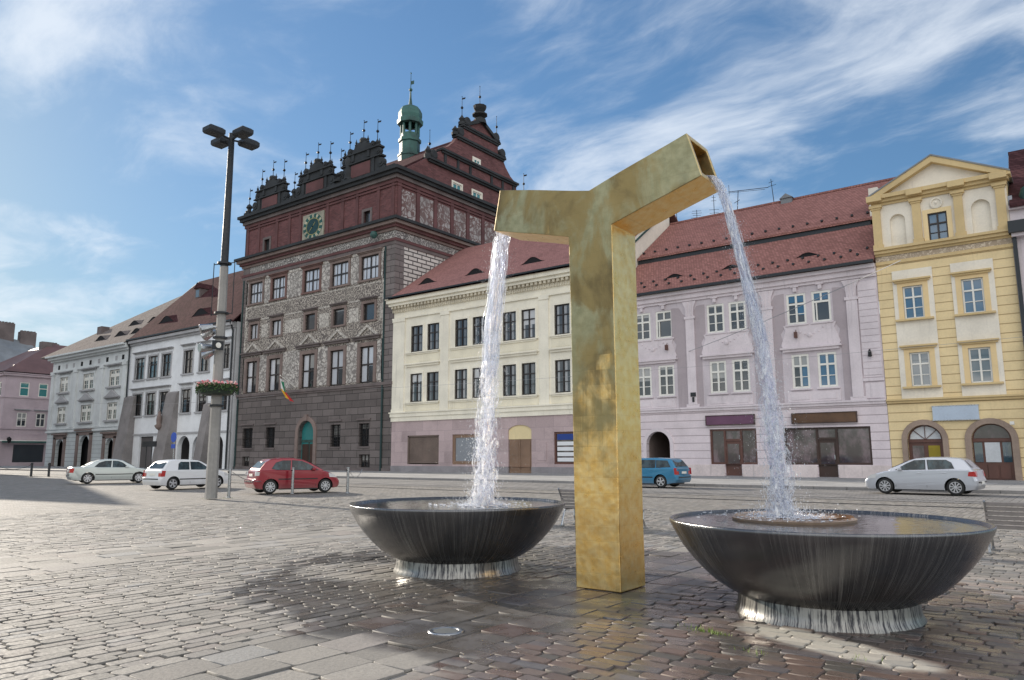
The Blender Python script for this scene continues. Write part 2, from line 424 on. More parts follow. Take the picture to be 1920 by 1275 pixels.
def stone_mat(name, geo):
    m = mat(name, (.3, .29, .28), .75); n, b = nodes(m)
    p = n.n('NewGeometry').outputs['Position']; x, y, z = n.xyz(p)
    fine = n.noise(p, 26, 5, .65); mid = n.noise(p, 1.1, 5, .6); huge = n.noise(p, .13, 4, .6)
    if geo: rnd = n.n('NewGeometry').outputs['Random Per Island']; joint = None
    else:
        v = n.n('VectorMath', operation='MULTIPLY_ADD', ins={0: n.n('TexNoise', ins={'Vector': p, 'Scale': .7}).outputs['Color'], 1: (.14, .14, 0), 2: n.comb(y, x)}).outputs[0]
        br = n.n('TexBrick', ins={'Vector': v, 'Color1': (1, 1, 1), 'Color2': (0, 0, 0), 'Mortar': (.5, .5, .5), 'Scale': 1., 'Mortar Size': .012, 'Mortar Smooth': .5, 'Brick Width': .3, 'Row Height': .15})
        rnd = br.outputs[0]; joint = br.outputs[1]
    rs = n.n('SeparateColor', ins={0: n.n('TexWhiteNoise', noise_dimensions='1D', ins={'W': n.math('MULTIPLY', rnd, 731.)}).outputs['Color']}).outputs
    grey = n.mix(rs[0], (.15, .141, .128), (.36, .332, .296))
    warm = n.mix(rs[1], (.28, .225, .20), (.26, .275, .29))
    c = n.mix(n.math('MULTIPLY', n.ramp(rs[2], .55, .95), .55), grey, warm)
    red = n.mix(rs[1], (.35, .235, .19), (.30, .26, .235))
    rz = n.math('MULTIPLY', n.ramp(x, -4.3, -3.6), n.ramp(y, 13., 9.)) if geo else 0.
    c = n.mix(n.math('MULTIPLY', n.ramp(rs[0], .2, .6), rz), c, red) if geo else c
    dirt = n.math('MULTIPLY', n.ramp(n.math('ADD', n.math('MULTIPLY', mid, .6), n.math('MULTIPLY', huge, .5)), .44, .68), .38)
    c = n.mix(dirt, c, (.17, .162, .15))
    c = n.mix(n.ramp(fine, .35, .75, 0., .45), c, (.13, .125, .12))
    if joint: c = n.mix(n.math('MULTIPLY', joint, .75), c, (.05, .046, .04))
    wet = wet_mask(n, p, rs[2] if geo else None)
    c = n.mix(wet, c, n.mix(1., n.mix(n.math('MULTIPLY', n.math('MULTIPLY', n.ramp(rs[1], .35, .8), n.ramp(x, -7.2, -5.)), .6), c, n.mix(rs[2], (.30, .17, .125), (.20, .22, .27))), (.42, .40, .385), 'MULTIPLY'))
    # bright sunlit patch painted into the stones in front of the right bowl
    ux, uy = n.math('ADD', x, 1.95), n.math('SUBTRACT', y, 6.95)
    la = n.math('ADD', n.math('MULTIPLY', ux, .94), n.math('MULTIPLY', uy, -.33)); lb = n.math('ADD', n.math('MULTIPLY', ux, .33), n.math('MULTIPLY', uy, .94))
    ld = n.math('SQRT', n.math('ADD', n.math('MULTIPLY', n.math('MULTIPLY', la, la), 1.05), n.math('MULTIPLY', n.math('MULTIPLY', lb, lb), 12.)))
    lime_or_sunpatch = n.ramp(n.math('ADD', ld, n.math('MULTIPLY', n.math('SUBTRACT', mid, .5), 1.1)), 1.12, .72)
    if geo: c = n.mix(n.math('MULTIPLY', lime_or_sunpatch, .7), c, n.mix(rs[1], (.52, .50, .44), (.36, .345, .31))); wet = n.math('MULTIPLY', wet, n.math('SUBTRACT', 1., n.math('MULTIPLY', lime_or_sunpatch, .8)))
    n.set(b.inputs['Base Color'], c)
    pool = n.ramp(n.noise(p, 2.3, 4, .6), .38, .62)
    n.set(b.inputs['Roughness'], n.mix(wet, n.ramp(fine, .2, .8, .6, .9), n.mix(pool, (.44,)*3, (.20,)*3)))
    n.set(b.inputs['Specular IOR Level'], n.math('ADD', .35, n.math('MULTIPLY', wet, .4)))
    h = n.math('ADD', n.math('MULTIPLY', fine, n.math('SUBTRACT', 1., n.math('MULTIPLY', wet, .75))), n.math('MULTIPLY', mid, .8))
    if joint: h = n.math('SUBTRACT', h, n.math('MULTIPLY', joint, 1.5))
    bump(n, b, h, .45 if geo else .6, .012); return m


g = MB(); S = 1500
g.quad((-S, -S, -.03), (S, -S, -.03), (S, S, -.03), (-S, S, -.03))
structure(g.build('ground', stone_mat('cobbled_ground', False)))
bed = mat('joint_grit', (.065, .058, .048), .95); nb, bb = nodes(bed)
pp = nb.n('NewGeometry').outputs['Position']
nb.set(bb.inputs['Base Color'], nb.mix(nb.ramp(nb.noise(pp, .8, 5), .58, .75, 0., .6), (.06, .054, .045), (.07, .085, .03)))
nb.set(bb.inputs['Roughness'], nb.math('SUBTRACT', .95, nb.math('MULTIPLY', wet_mask(nb, pp), .6)))
PX0, PX1, PY0, PY1 = -24., 9.0, .2, 21.
g = MB(); g.quad((PX0, PY0, -.014), (PX1, PY0, -.014), (PX1, PY1, -.014), (PX0, PY1, -.014))
structure(g.build('ground', bed))


def pave():
    st = []                                  # centre x, y, half length along x, half along y
    def rows(a0, a1, b0, b1, step, lmin, lmax, along_y, gap):
        a = a0; i = 0
        while a < a1-.02:
            wv = min(step*(1+.16*(random.random()-.5)), a1-a)
            if a1-(a+wv) < step*.5: wv = a1-a
            b = b0-random.random()*lmax
            while b < b1:
                l = lmin+(lmax-lmin)*random.random(); gg = gap*(.7+.7*random.random())
                if along_y: st.append((a+wv/2, b+l/2, wv/2-gg/2, l/2-gg/2))
                else: st.append((b+l/2, a+wv/2, l/2-gg/2, wv/2-gg/2))
                b += l
            a += wv
    rows(PX0, -14., PY0, PY1, .15, .22, .36, True, .015)
    rows(-14., -11.8, PY0, PY1, .44, .45, .75, True, .012)
    rows(-11.8, -5.85, PY0, PY1, .145, .20, .36, True, .018)
    rows(-5.85, -4.0, PY0, PY1, .41, .40, .68, True, .014)
    rows(PY0, PY1, -4.0, PX1, .145, .19, .33, False, .014)
    st = np.array(st)
    p = np.c_[st[:, 0], st[:, 1], np.zeros(len(st))]-np.array([0, 0, 1.6])
    dep = p@np.array(fw); sx_ = p@np.array(r2)/np.maximum(dep, .05)*F_PX; sy_ = -(p@np.array(u2))/np.maximum(dep, .05)*F_PX
    ok = (dep > .3) & (np.abs(sx_) < 2100) & (sy_ < 1700)
    ok &= (st[:, 0]-st[:, 2] < PX1)
    st = st[ok]; N = len(st)
    # outline with clipped corners, three rings: top, shoulder, foot
    cx, cy = st[:, 0:1], st[:, 1:2]; hx, hy = st[:, 2:3], st[:, 3:4]
    ch = np.minimum(np.minimum(hx, hy)*.36, RNG.uniform(.008, .028, (N, 1)))
    sgx = np.array([1, 1, 1, -1, -1, -1, -1, 1])[None]; 
    ox = np.array([1, 1, 0, 0, 1, 1, 0, 0])[None]     # which coordinate is clipped
    # order: (hx,-hy+c),(hx,hy-c),(hx-c,hy),(-hx+c,hy),(-hx,hy-c),(-hx,-hy+c),(-hx+c,-hy),(hx-c,-hy)
    X = np.concatenate([hx, hx, hx-ch, -hx+ch, -hx, -hx, -hx+ch, hx-ch], 1)
    Y = np.concatenate([-hy+ch, hy-ch, hy, hy, hy-ch, -hy+ch, -hy, -hy], 1)
    j = .004+0*hx; X = X+RNG.normal(0, 1, X.shape)*j; Y = Y+RNG.normal(0, 1, Y.shape)*j
    a = RNG.normal(0, .018, (N, 1)); X, Y = X*np.cos(a)-Y*np.sin(a), X*np.sin(a)+Y*np.cos(a)
    dz = RNG.normal(0, .0035, (N, 1)); tx = RNG.normal(0, .009, (N, 1)); ty = RNG.normal(0, .009, (N, 1))
    inset = .0065
    def ring(off, z):
        L = np.hypot(X, Y); f = 1-off/np.maximum(L, .03)
        x_, y_ = X*f, Y*f
        return np.stack([cx+x_, cy+y_, z+dz+tx*x_+ty*y_], -1)
    V = np.concatenate([ring(inset, -.001), ring(.0015, -.005), ring(0., -.024)], 1)   # N,24,3
    base = (np.arange(N)*24)[:, None]
    q = []
    for r in (0, 8):
        for i in range(8): q.append([r+i, r+8+i, r+8+(i+1) % 8, r+(i+1) % 8])
    q = np.array(q)
    quads = (base[:, :, None]+q[None]).reshape(-1, 4)
    tops = base+np.arange(8)[None]
    me = bpy.data.meshes.new('pavement'); nv = N*24; nq = len(quads); nt = N
    me.vertices.add(nv); me.vertices.foreach_set('co', V.reshape(-1).astype(np.float32))
    me.loops.add(nq*4+nt*8); me.loops.foreach_set('vertex_index', np.concatenate([quads.reshape(-1), tops.reshape(-1)]).astype(np.int32))
    me.polygons.add(nq+nt)
    me.polygons.foreach_set('loop_start', np.concatenate([np.arange(nq)*4, nq*4+np.arange(nt)*8]).astype(np.int32))
    me.update(calc_edges=True); me.validate()
    me.polygons.foreach_set('use_smooth', np.concatenate([np.ones(nq), np.zeros(nt)]).astype(bool))
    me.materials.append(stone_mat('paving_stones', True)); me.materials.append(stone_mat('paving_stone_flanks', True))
    fb = MATS['paving_stone_flanks'].node_tree.nodes['Principled BSDF']; fb.inputs['Roughness'].links and MATS['paving_stone_flanks'].node_tree.links.remove(fb.inputs['Roughness'].links[0]); fb.inputs['Roughness'].default_value = .7
    me.polygons.foreach_set('material_index', np.concatenate([np.ones(nq), np.zeros(nt)]).astype(np.int32))
    o = bpy.data.objects.new('pavement', me); COL.objects.link(o); structure(o)


pave()

# carriageway, kerb and raised footway in front of the houses
ROADM = mat('road_setts', (.2, .2, .2), .8); n, b = nodes(ROADM)
p = n.n('NewGeometry').outputs['Position']; x, y, z = n.xyz(p)
br = n.n('TexBrick', ins={'Vector': p, 'Color1': (.21, .20, .195), 'Color2': (.13, .128, .13), 'Mortar': (.06, .055, .05), 'Scale': 1., 'Mortar Size': .03, 'Mortar Smooth': .4, 'Brick Width': .5, 'Row Height': .42})
n.set(b.inputs['Base Color'], n.mix(n.ramp(n.noise(p, .5, 5), .4, .7, 0, .5), br.outputs[0], (.26, .25, .235)))
bump(n, b, n.math('SUBTRACT', n.noise(p, 14, 3), br.outputs[1]), .5, .03)
g = MB(); g.quad((-140, 29.5, -.018), (40, 29.5, -.018), (40, 37.45, -.018), (-140, 37.45, -.018)); structure(g.build('road', ROADM))
TRACK = mat('track_bed', (.17, .165, .16), .8); n, b = nodes(TRACK); p = n.n('NewGeometry').outputs['Position']
n.set(b.inputs['Base Color'], n.mix(n.noise(p, 3., 5), (.12, .118, .115), (.24, .23, .215))); bump(n, b, n.noise(p, 20, 3), .4, .02)
for v in (27.1, 30.6):
    g = MB(); g.box(-140, 40, v, v+.14, -.05, -.012); structure(g.build('tram_rail', DARKMETAL))  # dark tram rail sunk into the street
FLAG = mat('footway_slabs', (.3, .3, .3), .8); n, b = nodes(FLAG)
p = n.n('NewGeometry').outputs['Position']; br = n.n('TexBrick', ins={'Vector': p, 'Color1': (.36, .355, .35), 'Color2': (.25, .25, .252), 'Mortar': (.13, .13, .13), 'Scale': 1., 'Mortar Size': .02, 'Brick Width': 1.5, 'Row Height': 1.1})
n.set(b.inputs['Base Color'], n.mix(n.ramp(n.noise(p, .4, 5), .4, .72, 0, .5), br.outputs[0], (.19, .19, .19)))
bump(n, b, n.noise(p, 9, 4), .2, .02)
g = MB(); g.box(-150, 40, 37.75, FV+.2, -.1, .12); structure(g.build('sidewalk', FLAG))
g = MB()
u = -150.
while u < 40: g.box(u+.008, u+1.492, 37.45, 37.745, -.1, .128); u += 1.5
structure(g.build('kerb', worn('kerb_granite', (.27, .26, .255), .7), bevel=.02))

# ------------------------------------------------------------------ town hall
def town_hall():
    U0, U1 = -82.1, -54.9
    th = thing('town_hall', 'tall renaissance town hall of red brick and sgraffito with stepped gables, clock and green turret', 'town hall', (-68.5, FV, 0))
    T = FRONT; X = plane_x(U1); VB = 79.8
    w3 = [(-80.47, -77.9), (-75.93, -73.38), (-69.78, -67.05), (-64.86, -62.13), (-60.03, -57.32)]
    w2 = [(-80.02, -78.43), (-75.66, -73.82), (-69.32, -67.54), (-64.41, -62.58), (-59.54, -57.77)]
    w1 = [(-80.40, -78.21), (-75.83, -73.67), (-69.59, -67.34), (-64.66, -62.48), (-59.84, -57.73)]
    g0 = [(-80.62, -78.52), (-75.91, -74.15), (-64.28, -62.65), (-59.76, -58.17)]
    # stone ground storey
    m = MB(T); door = (-69.72, -67.02, 0, 5.5, 'arch')
    wall(m, U0, U1, 0, 8.75, [door]+[(a, b, 2.6, 4.95) for a, b in g0]+[(-59.6, -57.95, .46, 1.78), (-80.4, -78.9, .46, 1.6)], .55)
    m.T = X; wall(m, FV, VB, 0, 8.75)
    m.build('stone_base', RUSTIC, th)
    m = MB(T); m.box(U0, U1+.1, -.22, .1, 8.75, 9.05).box(U0, U1+.05, -.12, .1, 8.55, 8.75)
    m.box(U0, -69.9, -.12, .05, .0, .42).box(-66.85, U1, -.12, .05, 0, .42)
    m.T = X; m.box(FV, VB, -.1, .1, 8.75, 9.05); m.build('string_course', STONE, th)
    # sgraffito storeys
    m = MB(T); wall(m, -81.3, -56.35, 9.05, 23.35, [(a-.12, b+.12, 9.12, 13.1) for a, b in w1]+[(a-.08, b+.08, 15.65, 17.65) for a, b in w2]+[(a-.1, b+.1, 20.1, 22.85) for a, b in w3], .4)
    m.build('sgraffito_wall', SGRAF, th)
    # corner piers
    m = MB(T); m.mark().box(U0, -81.3, -.06, .3, 9.05, 23.35).mark().box(-56.35, U1+.0, -.06, .3, 9.05, 23.35)
    m.T = X; m.box(FV-.05, 53.4, -.06, .3, 9.05, 23.35); m.build_each('corner_quoin', QUOIN, th)
    m = MB(X); wall(m, 53.4, VB, 9.05, 23.35); m.build('ashlar_sgraffito_wall', LETTER, th)
    m = MB(T); m.mark().box(U0+.25, U0+.42, -.18, -.03, 0, 23.3).mark().box(-56.3, -56.16, -.2, -.04, 0, 23.3)
    m.build_each('drainpipe', worn('dark_green_pipe', (.03, .06, .06), .7), th)
    # figure panels, inscription panels and bands scratched into the plaster
    m = MB(T)
    ed = [-81.3]+[x for p in w1 for x in (p[0]-.35, p[1]+.35)]+[-56.35]
    for a, b in zip(ed[0::2], ed[1::2]): m.mark().box(a+.12, b-.12, -.03, .05, 9.3, 13.6)
    ed = [-81.3]+[x for p in w3 for x in (p[0]-.3, p[1]+.3)]+[-56.35]
    for a, b in zip(ed[0::2], ed[1::2]): m.mark().box(a+.1, b-.1, -.03, .05, 19.95, 22.95)
    m.build_each('figure_panel', SGRAF_F, th)
    m = MB(T); ed = [-81.3]+[x for p in w2 for x in (p[0]-.5, p[1]+.5)]+[-56.35]
    for a, b in zip(ed[0::2], ed[1::2]): m.mark().box(a+.25, b-.25, -.03, .05, 15.75, 17.3)
    m.mark().box(-81.2, -56.4, -.034, .05, 23.02, 23.3); m.mark().box(-81.25, -56.4, -.026, .05, 17.95, 18.1).mark().box(-81.25, -56.4, -.026, .05, 19.62, 19.74)
    for a in (-81.2, -56.6): m.mark().box(a, a+.22, -.03, .05, 9.2, 22.9)
    m.build_each('inscription_panel', SGRAF_L, th)
    # windows
    for i, (a, b) in enumerate(w3):
        sm = worn('reddish_stone', (.20, .115, .10), .65) if i in (1, 2) else STONE_B
        window(th, T, a, b, 20.16, 22.76, DARKWOOD, G_WHITE, tv=(.5,), nv=(.25, .75), th=(.5,), fwid=.13, dep=.18, thick=.17, sur=sm, sw=.32, sp=.09,
               sill=(sm, .45, .16, .2), hood=(sm, .6, .35, .42))
    for i, (a, b) in enumerate(w2):
        window(th, T, a, b, 15.72, 17.56, DARKWOOD, G_WHITE if i < 2 else G_DARK, tv=(.5,) if i < 2 else (), fwid=.12, dep=.22, thick=.16, sur=STONE_B, sw=.3, sp=.09,
               hood=(STONE, .5, .34, .52), sill=(STONE_B, .35, .14, .18))
    for i, (a, b) in enumerate(w1):
        o = window(th, T, a, b, 9.17, 12.98, DARKWOOD, G_DARK if i == 2 else G_WHITE if i > 2 else G_DARK, tv=(.5,), th=(.5,), fwid=.13, dep=.2, thick=.17, sur=STONE_B, sw=.42, sp=.1,
                   panes=[(.07, .44, .03, .97, G_WHITE)] if i < 3 else [(.56, .93, .03, .46, G_DARK)])
        h = MB(T); c = (a+b)/2; wd = (b-a)/2+1.05
        h.box(c-wd, c+wd, -.42, .05, 13.92, 14.06).box(c-wd+.12, c+wd-.12, -.26, .05, 13.68, 13.92)
        h.build('hood', STONE, o)
        h = MB(T)
        for s in (-1, 1):
            h.add([(c+s*wd*.88, -.12, 14.08), (c+s*wd*.88, .04, 14.08), (c, .04, 15.3), (c, -.12, 15.3), (c+s*wd*.62, -.12, 14.08), (c+s*wd*.62, .04, 14.08), (c, .04, 15.0), (c, -.12, 15.0)],
                  [(0, 3, 7, 4), (1, 5, 6, 2), (0, 1, 2, 3), (4, 7, 6, 5)])
        h.build('pediment', SGRAF_L, o)
    for a, b in g0:
        o = window(th, T, a+.05, b-.05, 2.6, 4.95, DARKWOOD, G_DARK, tv=(.5,), th=(.5,), dep=.45, fwid=.08)
        gm = MB(T)
        for k in range(1, 7): gm.box(a+(b-a)*k/7-.018, a+(b-a)*k/7+.018, .12, .16, 2.62, 4.93)
        for k in range(1, 7): gm.box(a, b, .13, .17, 2.6+2.35*k/7-.018, 2.6+2.35*k/7+.018)
        gm.build('grille', IRON, o)
        h = MB(T); h.box(a-.25, b+.25, -.14, .04, 5.3, 5.46).box(a-.12, b+.12, -.1, .04, 2.44, 2.58); h.build('hood', STONE, o)
    window(th, T, -59.58, -57.97, .48, 1.76, DARKWOOD, G_DARK, tv=(.33, .66), th=(.5,), dep=.4, fwid=.07)
    window(th, T, -80.38, -78.92, .48, 1.58, DARKWOOD, G_DARK, tv=(.33, .66), th=(.5,), dep=.4, fwid=.07)
    # portal
    m = MB(T); m.box(-69.7, -67.04, .45, .52, .0, 5.5, k=0).box(-69.72, -67.02, .38, .5, 3.15, 3.42, k=1).box(-68.42, -68.3, .4, .5, .12, 3.15, k=2)
    m.box(-69.5, -68.5, .4, .47, .3, 2.95, k=2).box(-68.2, -67.2, .4, .47, .3, 2.95, k=2)
    d = m.build('door', [G_TEAL, COPPER, BROWNWOOD], th)
    m = MB(T); N = 18; c = -68.37; r0, r1 = 1.38, 1.85
    for i in range(N):
        t0, t1 = PI*i/N, PI*(i+1)/N
        m.add([(c-r*math.cos(t), y, 4.15+r*math.sin(t)) for t in (t0, t1) for r in (r0, r1) for y in (-.14, .1)], [(0, 2, 6, 4), (2, 3, 7, 6), (0, 4, 5, 1), (1, 5, 7, 3)])
    m.box(c-r1, c-r0, -.14, .1, 0, 4.15).box(c+r0, c+r1, -.14, .1, 0, 4.15).box(c-.25, c+.25, -.24, .05, 5.5, 6.2)
    m.build('portal', STONE_B, d)
    # entablature, frieze and main cornice
    def band(z0, z1, p, mt, name):
        m = MB(T); m.box(U0-p*.8, U1+p, -p, .3, z0, z1); m.T = X; m.box(FV+.3, VB+p, -p, .3, z0, z1); return m.build(name, mt, th)
    band(23.35, 23.72, .12, STONE, 'architrave'); band(23.72, 24.02, .2, REDTRIM, 'architrave')
    m = MB(T); m.box(-80.6, U1+.06, -.06, .3, 24.02, 24.86, k=0); m.box(U0, -80.6, -.06, .3, 24.02, 24.86, k=1); m.T = X; m.box(FV+.3, VB, -.06, .3, 24.02, 24.86, k=0); m.build('frieze', [SGRAF_FR, STONE], th)
    band(24.86, 25.15, .22, STONE_B, 'cornice'); band(25.15, 25.45, .45, REDTRIM, 'cornice'); band(25.45, 25.78, .75, STONE_B, 'cornice'); band(25.78, 26.08, 1.0, SOOT_BACKLIT, 'cornice')
    m = MB(T); m.lathe([(.0, -.3), (.2, -.26), (.42, .1), (.3, .42), (.0, .5)], (-57.4, -.75, 24.5), 10); m.build('gargoyle', COPPER, th, smooth=True)
    # red attic storey
    m = MB(T); wall(m, U0+.3, U1-.0, 26.0, 30.2, [(-78.1, -76.85, 26.3, 28.0), (-59.98, -58.8, 26.2, 27.85)], .45)
    m.T = X; wall(m, FV, VB, 26.0, 30.2); m.build('brick_attic', REDBRICK, th)
    m = MB(T)
    for u in (-81.55, -79.2, -75.5, -73.0, -70.95, -66.0, -63.4, -61.0, -57.6, -55.35): m.mark().box(u-.22, u+.22, -.1, .1, 26.08, 30.1)
    m.mark().box(U0+.28, U1+.08, -.14, .1, 29.75, 29.95).box(U0+.28, U1+.08, -.12, .1, 26.08, 26.35)
    m.T = X
    for i in range(10): m.mark().box(52.35+2.75*i, 52.85+2.75*i, -.1, .1, 26.08, 30.1)
    m.mark().box(FV, VB, -.14, .1, 29.75, 29.95).box(FV, VB, -.12, .1, 26.08, 26.35); m.build_each('pilaster', REDTRIM, th)
    worn_s = sgraffito('peeling_sgraffito', (.40, .37, .36), (.15, .085, .08), 1.25, .5, .1)
    m = MB(X)
    for i in range(10): m.mark().box(52.95+2.75*i, 55.0+2.75*i, -.04, .1, 26.5, 29.5)
    m.build_each('peeling_panel', worn_s, th)
    for a, b, c, d in ((-78.0, -76.9, 26.3, 27.95), (-59.9, -58.85, 26.25, 27.8)):
        window(th, T, a, b, c, d, DARKWOOD, G_DARK, tv=(), fwid=.08, dep=.3, sur=STONE, sw=.28, sp=.08)
    band(30.1, 30.5, .15, REDTRIM, 'attic_cornice'); band(30.5, 30.9, .35, STONE, 'attic_cornice'); band(30.9, 31.25, .65, SOOT_BACKLIT, 'attic_cornice'); band(31.25, 31.6, .9, SOOT_BACKLIT, 'attic_cornice')
    m = MB(T); m.box(U0+.3, U1-.3, -.1, .4, 31.6, 32.2); m.build('parapet', SOOT_BACKLIT, th)
    # clock
    c = (-68.45, 27.82); m = MB(T); m.box(-70.33, -66.55, -.16, .02, 26.24, 29.4)
    ck = m.build('clock', worn('clock_face_paint', (.44, .42, .33), .5), th)
    teal = worn('clock_teal', (.03, .11, .10), .7); gold = mat('clock_gold', (.62, .45, .12), .35, .7)
    def disc(r0, r1, y, mt, name, par, n=48):
        m = MB(T); kx, kz = 1.17, 1.0
        for i in range(n):
            t0, t1 = 2*PI*i/n, 2*PI*(i+1)/n
            m.quad(*[(c[0]+kx*r*math.sin(t), y, c[1]+kz*r*math.cos(t)) for r, t in ((r0, t0), (r1, t0), (r1, t1), (r0, t1))])
        return m.build(name, mt, par)
    disc(.02, 1.5, -.175, teal, 'dial', ck); disc(.95, 1.0, -.18, gold, 'dial_ring', ck); disc(.02, .95, -.182, worn('clock_dark_teal', (.015, .06, .07), .7), 'dial_centre', ck)
    m = MB(T)
    rom = ['XII', 'I', 'II', 'III', 'IV', 'V', 'VI', 'VII', 'VIII', 'IX', 'X', 'XI']
    tile = MB(T); num = MB(T)
    for i, s in enumerate(rom):
        t = 2*PI*i/12; er = Vector((math.sin(t), math.cos(t))); et = Vector((math.cos(t), -math.sin(t)))
        P = lambda a, r, y: (c[0]+1.17*(er.x*r+et.x*a), y, c[1]+er.y*r+et.y*a)
        tile.quad(P(-.11, 1.06, -.186), P(.11, 1.06, -.186), P(.16, 1.44, -.186), P(-.16, 1.44, -.186))
        wd = {'I': .07, 'V': .14, 'X': .14}; tot = sum(wd[ch] for ch in s); a = -tot/2
        for ch in s:
            m_ = a+wd[ch]/2; q = .012; hw = wd[ch]*.32
            for (a0, a1) in {'I': ((0, 0),), 'V': ((-hw, 0), (hw, 0)), 'X': ((-hw, hw), (hw, -hw))}[ch]:
                num.quad(P(m_+a0-q, 1.40, -.19), P(m_+a0+q, 1.40, -.19), P(m_+a1+q, 1.1, -.19), P(m_+a1-q, 1.1, -.19))
            a += wd[ch]
    tile.build('hour_plates', worn('clock_cream', (.62, .58, .42), .8), ck); num.build('numerals', BLACKP, ck)
    for ang, ln in ((222, .85), (40, .62)):
        t = R(ang); e = Vector((math.sin(t), math.cos(t))); q = Vector((e.y, -e.x))*.035
        m = MB(T); m.quad(*[(c[0]+1.17*(e.x*r+s*q.x), -.21, c[1]+e.y*r+s*q.y) for r, s in ((-.15, 1), (-.15, -1), (ln, -.4), (ln, .4))]); m.build('hand', gold, ck)
    # roof
    RZ, RVm = 40.7, 66.0
    m = MB(); roof_slab(m, [(U0+.3, FV+.4, 31.7), (U1-.5, FV+.4, 31.7), (U1-.5, RVm, RZ), (U0+5, RVm, RZ)], .3)
    roof_slab(m, [(U0+.3, VB, 31.7), (U0+5, RVm, RZ), (U1-.5, RVm, RZ), (U1-.5, VB, 31.7)], .3)
    roof_slab(m, [(U0+.3, FV+.4, 31.7), (U0+5, RVm, RZ), (U0+.3, VB, 31.7)], .3)
    m.build('roof', TILE_D, th)
    m = MB(); m.quad((U0, FV, 0), (U0, VB, 0), (U0, VB, 31.6), (U0, FV, 31.6)).quad((U0, VB, 0), (U1, VB, 0), (U1, VB, 31.6), (U0, VB, 31.6)); m.build('rear_wall', STONE, th)

    def vane(par, x, y, z, h=2.3, flag=True, s=1.):
        m = MB(); m.tube((x, y, z-.1), (x, y, z+h), .045*s, .025*s, 5); m.ball((x, y, z+h*.42), .17*s, 8, 6); m.ball((x, y, z+h), .06*s, 6, 4)
        if flag: m.add([(x+.03, y, z+h*.84), (x+.42*s, y+.06, z+h*.84), (x+.5*s, y+.06, z+h*.90), (x+.42*s, y+.06, z+h*.93), (x+.03, y, z+h*.93)], [(0, 1, 2, 3, 4)])
        m.build('weather_vane', IRON, par)
    # stepped front gables
    half = [(3.65, 0), (3.65, .5), (3.25, .72), (2.9, 1.2), (2.72, 1.55), (3.15, 1.62), (3.15, 1.78), (2.6, 1.9), (2.45, 2.45), (2.9, 2.6), (2.9, 2.76), (2.2, 2.9), (1.95, 3.05), (1.15, 3.2), (1.0, 3.5), (.6, 3.62), (.5, 3.75)]
    for c, k, in ((-76.9, 1.), (-68.2, 1.0), (-60.3, 1.12)):
        m = MB(T); pts = [(c+x*min(k, 1.05), 31.7+z*k) for x, z in half]+[(c-x*min(k, 1.05), 31.7+z*k) for x, z in half[::-1]]
        m.ext(pts, 'y', -.3, .35)
        for z, hw in ((1.68, 3.2), (2.68, 2.95)): m.box(c-hw, c+hw, -.5, .4, 31.7+z*k-.08, 31.7+z*k+.06)
        for s in (-1, 1):
            m.box(c+s*1.25-.2, c+s*1.25+.2, -.42, .1, 31.7+1.9*k, 31.7+2.6*k); m.box(c+s*2.05-.2, c+s*2.05+.2, -.42, .1, 31.9, 31.7+1.6*k)
            m.lathe([(.0, 0), (.34, .05), (.2, .22), (.3, .42), (.12, .7), (.05, .85)], (c+s*2.25, 0, 31.7+2.8*k), 8)
        for s in (-1, 1):                    # volutes, obelisks and knobs along the steps
            for x, z, r_ in ((3.05, .95, .5), (2.62, 2.2, .36), (1.75, 3.1, .34)):
                m.lathe([(.0, -.42), (r_*.5, -.44), (r_*.55, -.36), (r_, -.38), (r_, .1)], (c+s*x*min(k, 1.05), 0, 31.7+z*k), 12, 'y')
            for x, z, hh in ((3.05, 1.75, .75), (2.8, 2.75, .6), (.95, 3.5, .55)):
                m.lathe([(.17, 0), (.2, .12), (.09, .2), (.16, .38), (.06, .55), (.02, .8)], (c+s*x, -.2, 31.7+z*k), 7)
        m.lathe([(.3, 0), (.42, .15), (.5, .4), (.36, .62), (.12, .72)], (c, 0, 31.7+3.6*k), 8)
        gb = m.build('gable', SOOT_BACKLIT, th)
        m = MB(T); m.box(c-1.55, c+1.55, -.36, -.2, 31.95, 31.7+1.5*k); m.build('gable_panel', REDTRIM, gb)
        vane(gb, c-2.25, FV, 31.7+3.5*k, 2.1); vane(gb, c, FV, 31.7+4.25*k, 2.0); vane(gb, c+2.25, FV, 31.7+3.5*k, 2.3)
    for u, s in ((-81.5, 1.), (-72.3, 1.), (-63.9, 1.7)):
        m = MB(T); m.lathe([(.45*s, 0), (.5*s, .25), (.28*s, .35), (.25*s, .6), (.42*s, .8), (.3*s, 1.05), (.1*s, 1.25)], (u, -.1, 32.0), 8)
        m.box(u-.55*s, u+.55*s, -.5, .3, 31.6, 32.05); pn = m.build('pinnacle', SOOT_BACKLIT, th); vane(pn, u, FV-.1, 32.0+1.2*s*.9, 2.2)
    m = MB(T); m.lathe([(.62, 0), (.55, .5), (.6, 1.0), (.42, 1.35), (.55, 1.9), (.45, 2.5), (.2, 2.65), (.3, 2.9), (.28, 3.15), (.05, 3.3)], (-62.4, -.1, 32.0), 9); m.box(-63.1, -61.7, -.6, .4, 31.6, 32.1)
    m.build('statue', SOOT_BACKLIT, th, smooth=True)
    # side gable
    cV = 66.0
    m = MB(X); m.ext([(52.9, 31.6), (56.8, 31.6), (56.8, 34.3)], 'y', .0, .4).ext([(56.8, 34.2), (58.9, 34.2), (58.9, 35.8)], 'y', .0, .4); wall(m, 56.8, 75.2, 31.6, 34.2, [(60.95, 62.5, 31.7, 32.7), (64.45, 66.1, 31.7, 32.7)], .3); wall(m, 58.9, 73.1, 34.2, 36.0); gab = m.build('side_gable', REDBRICK, th)
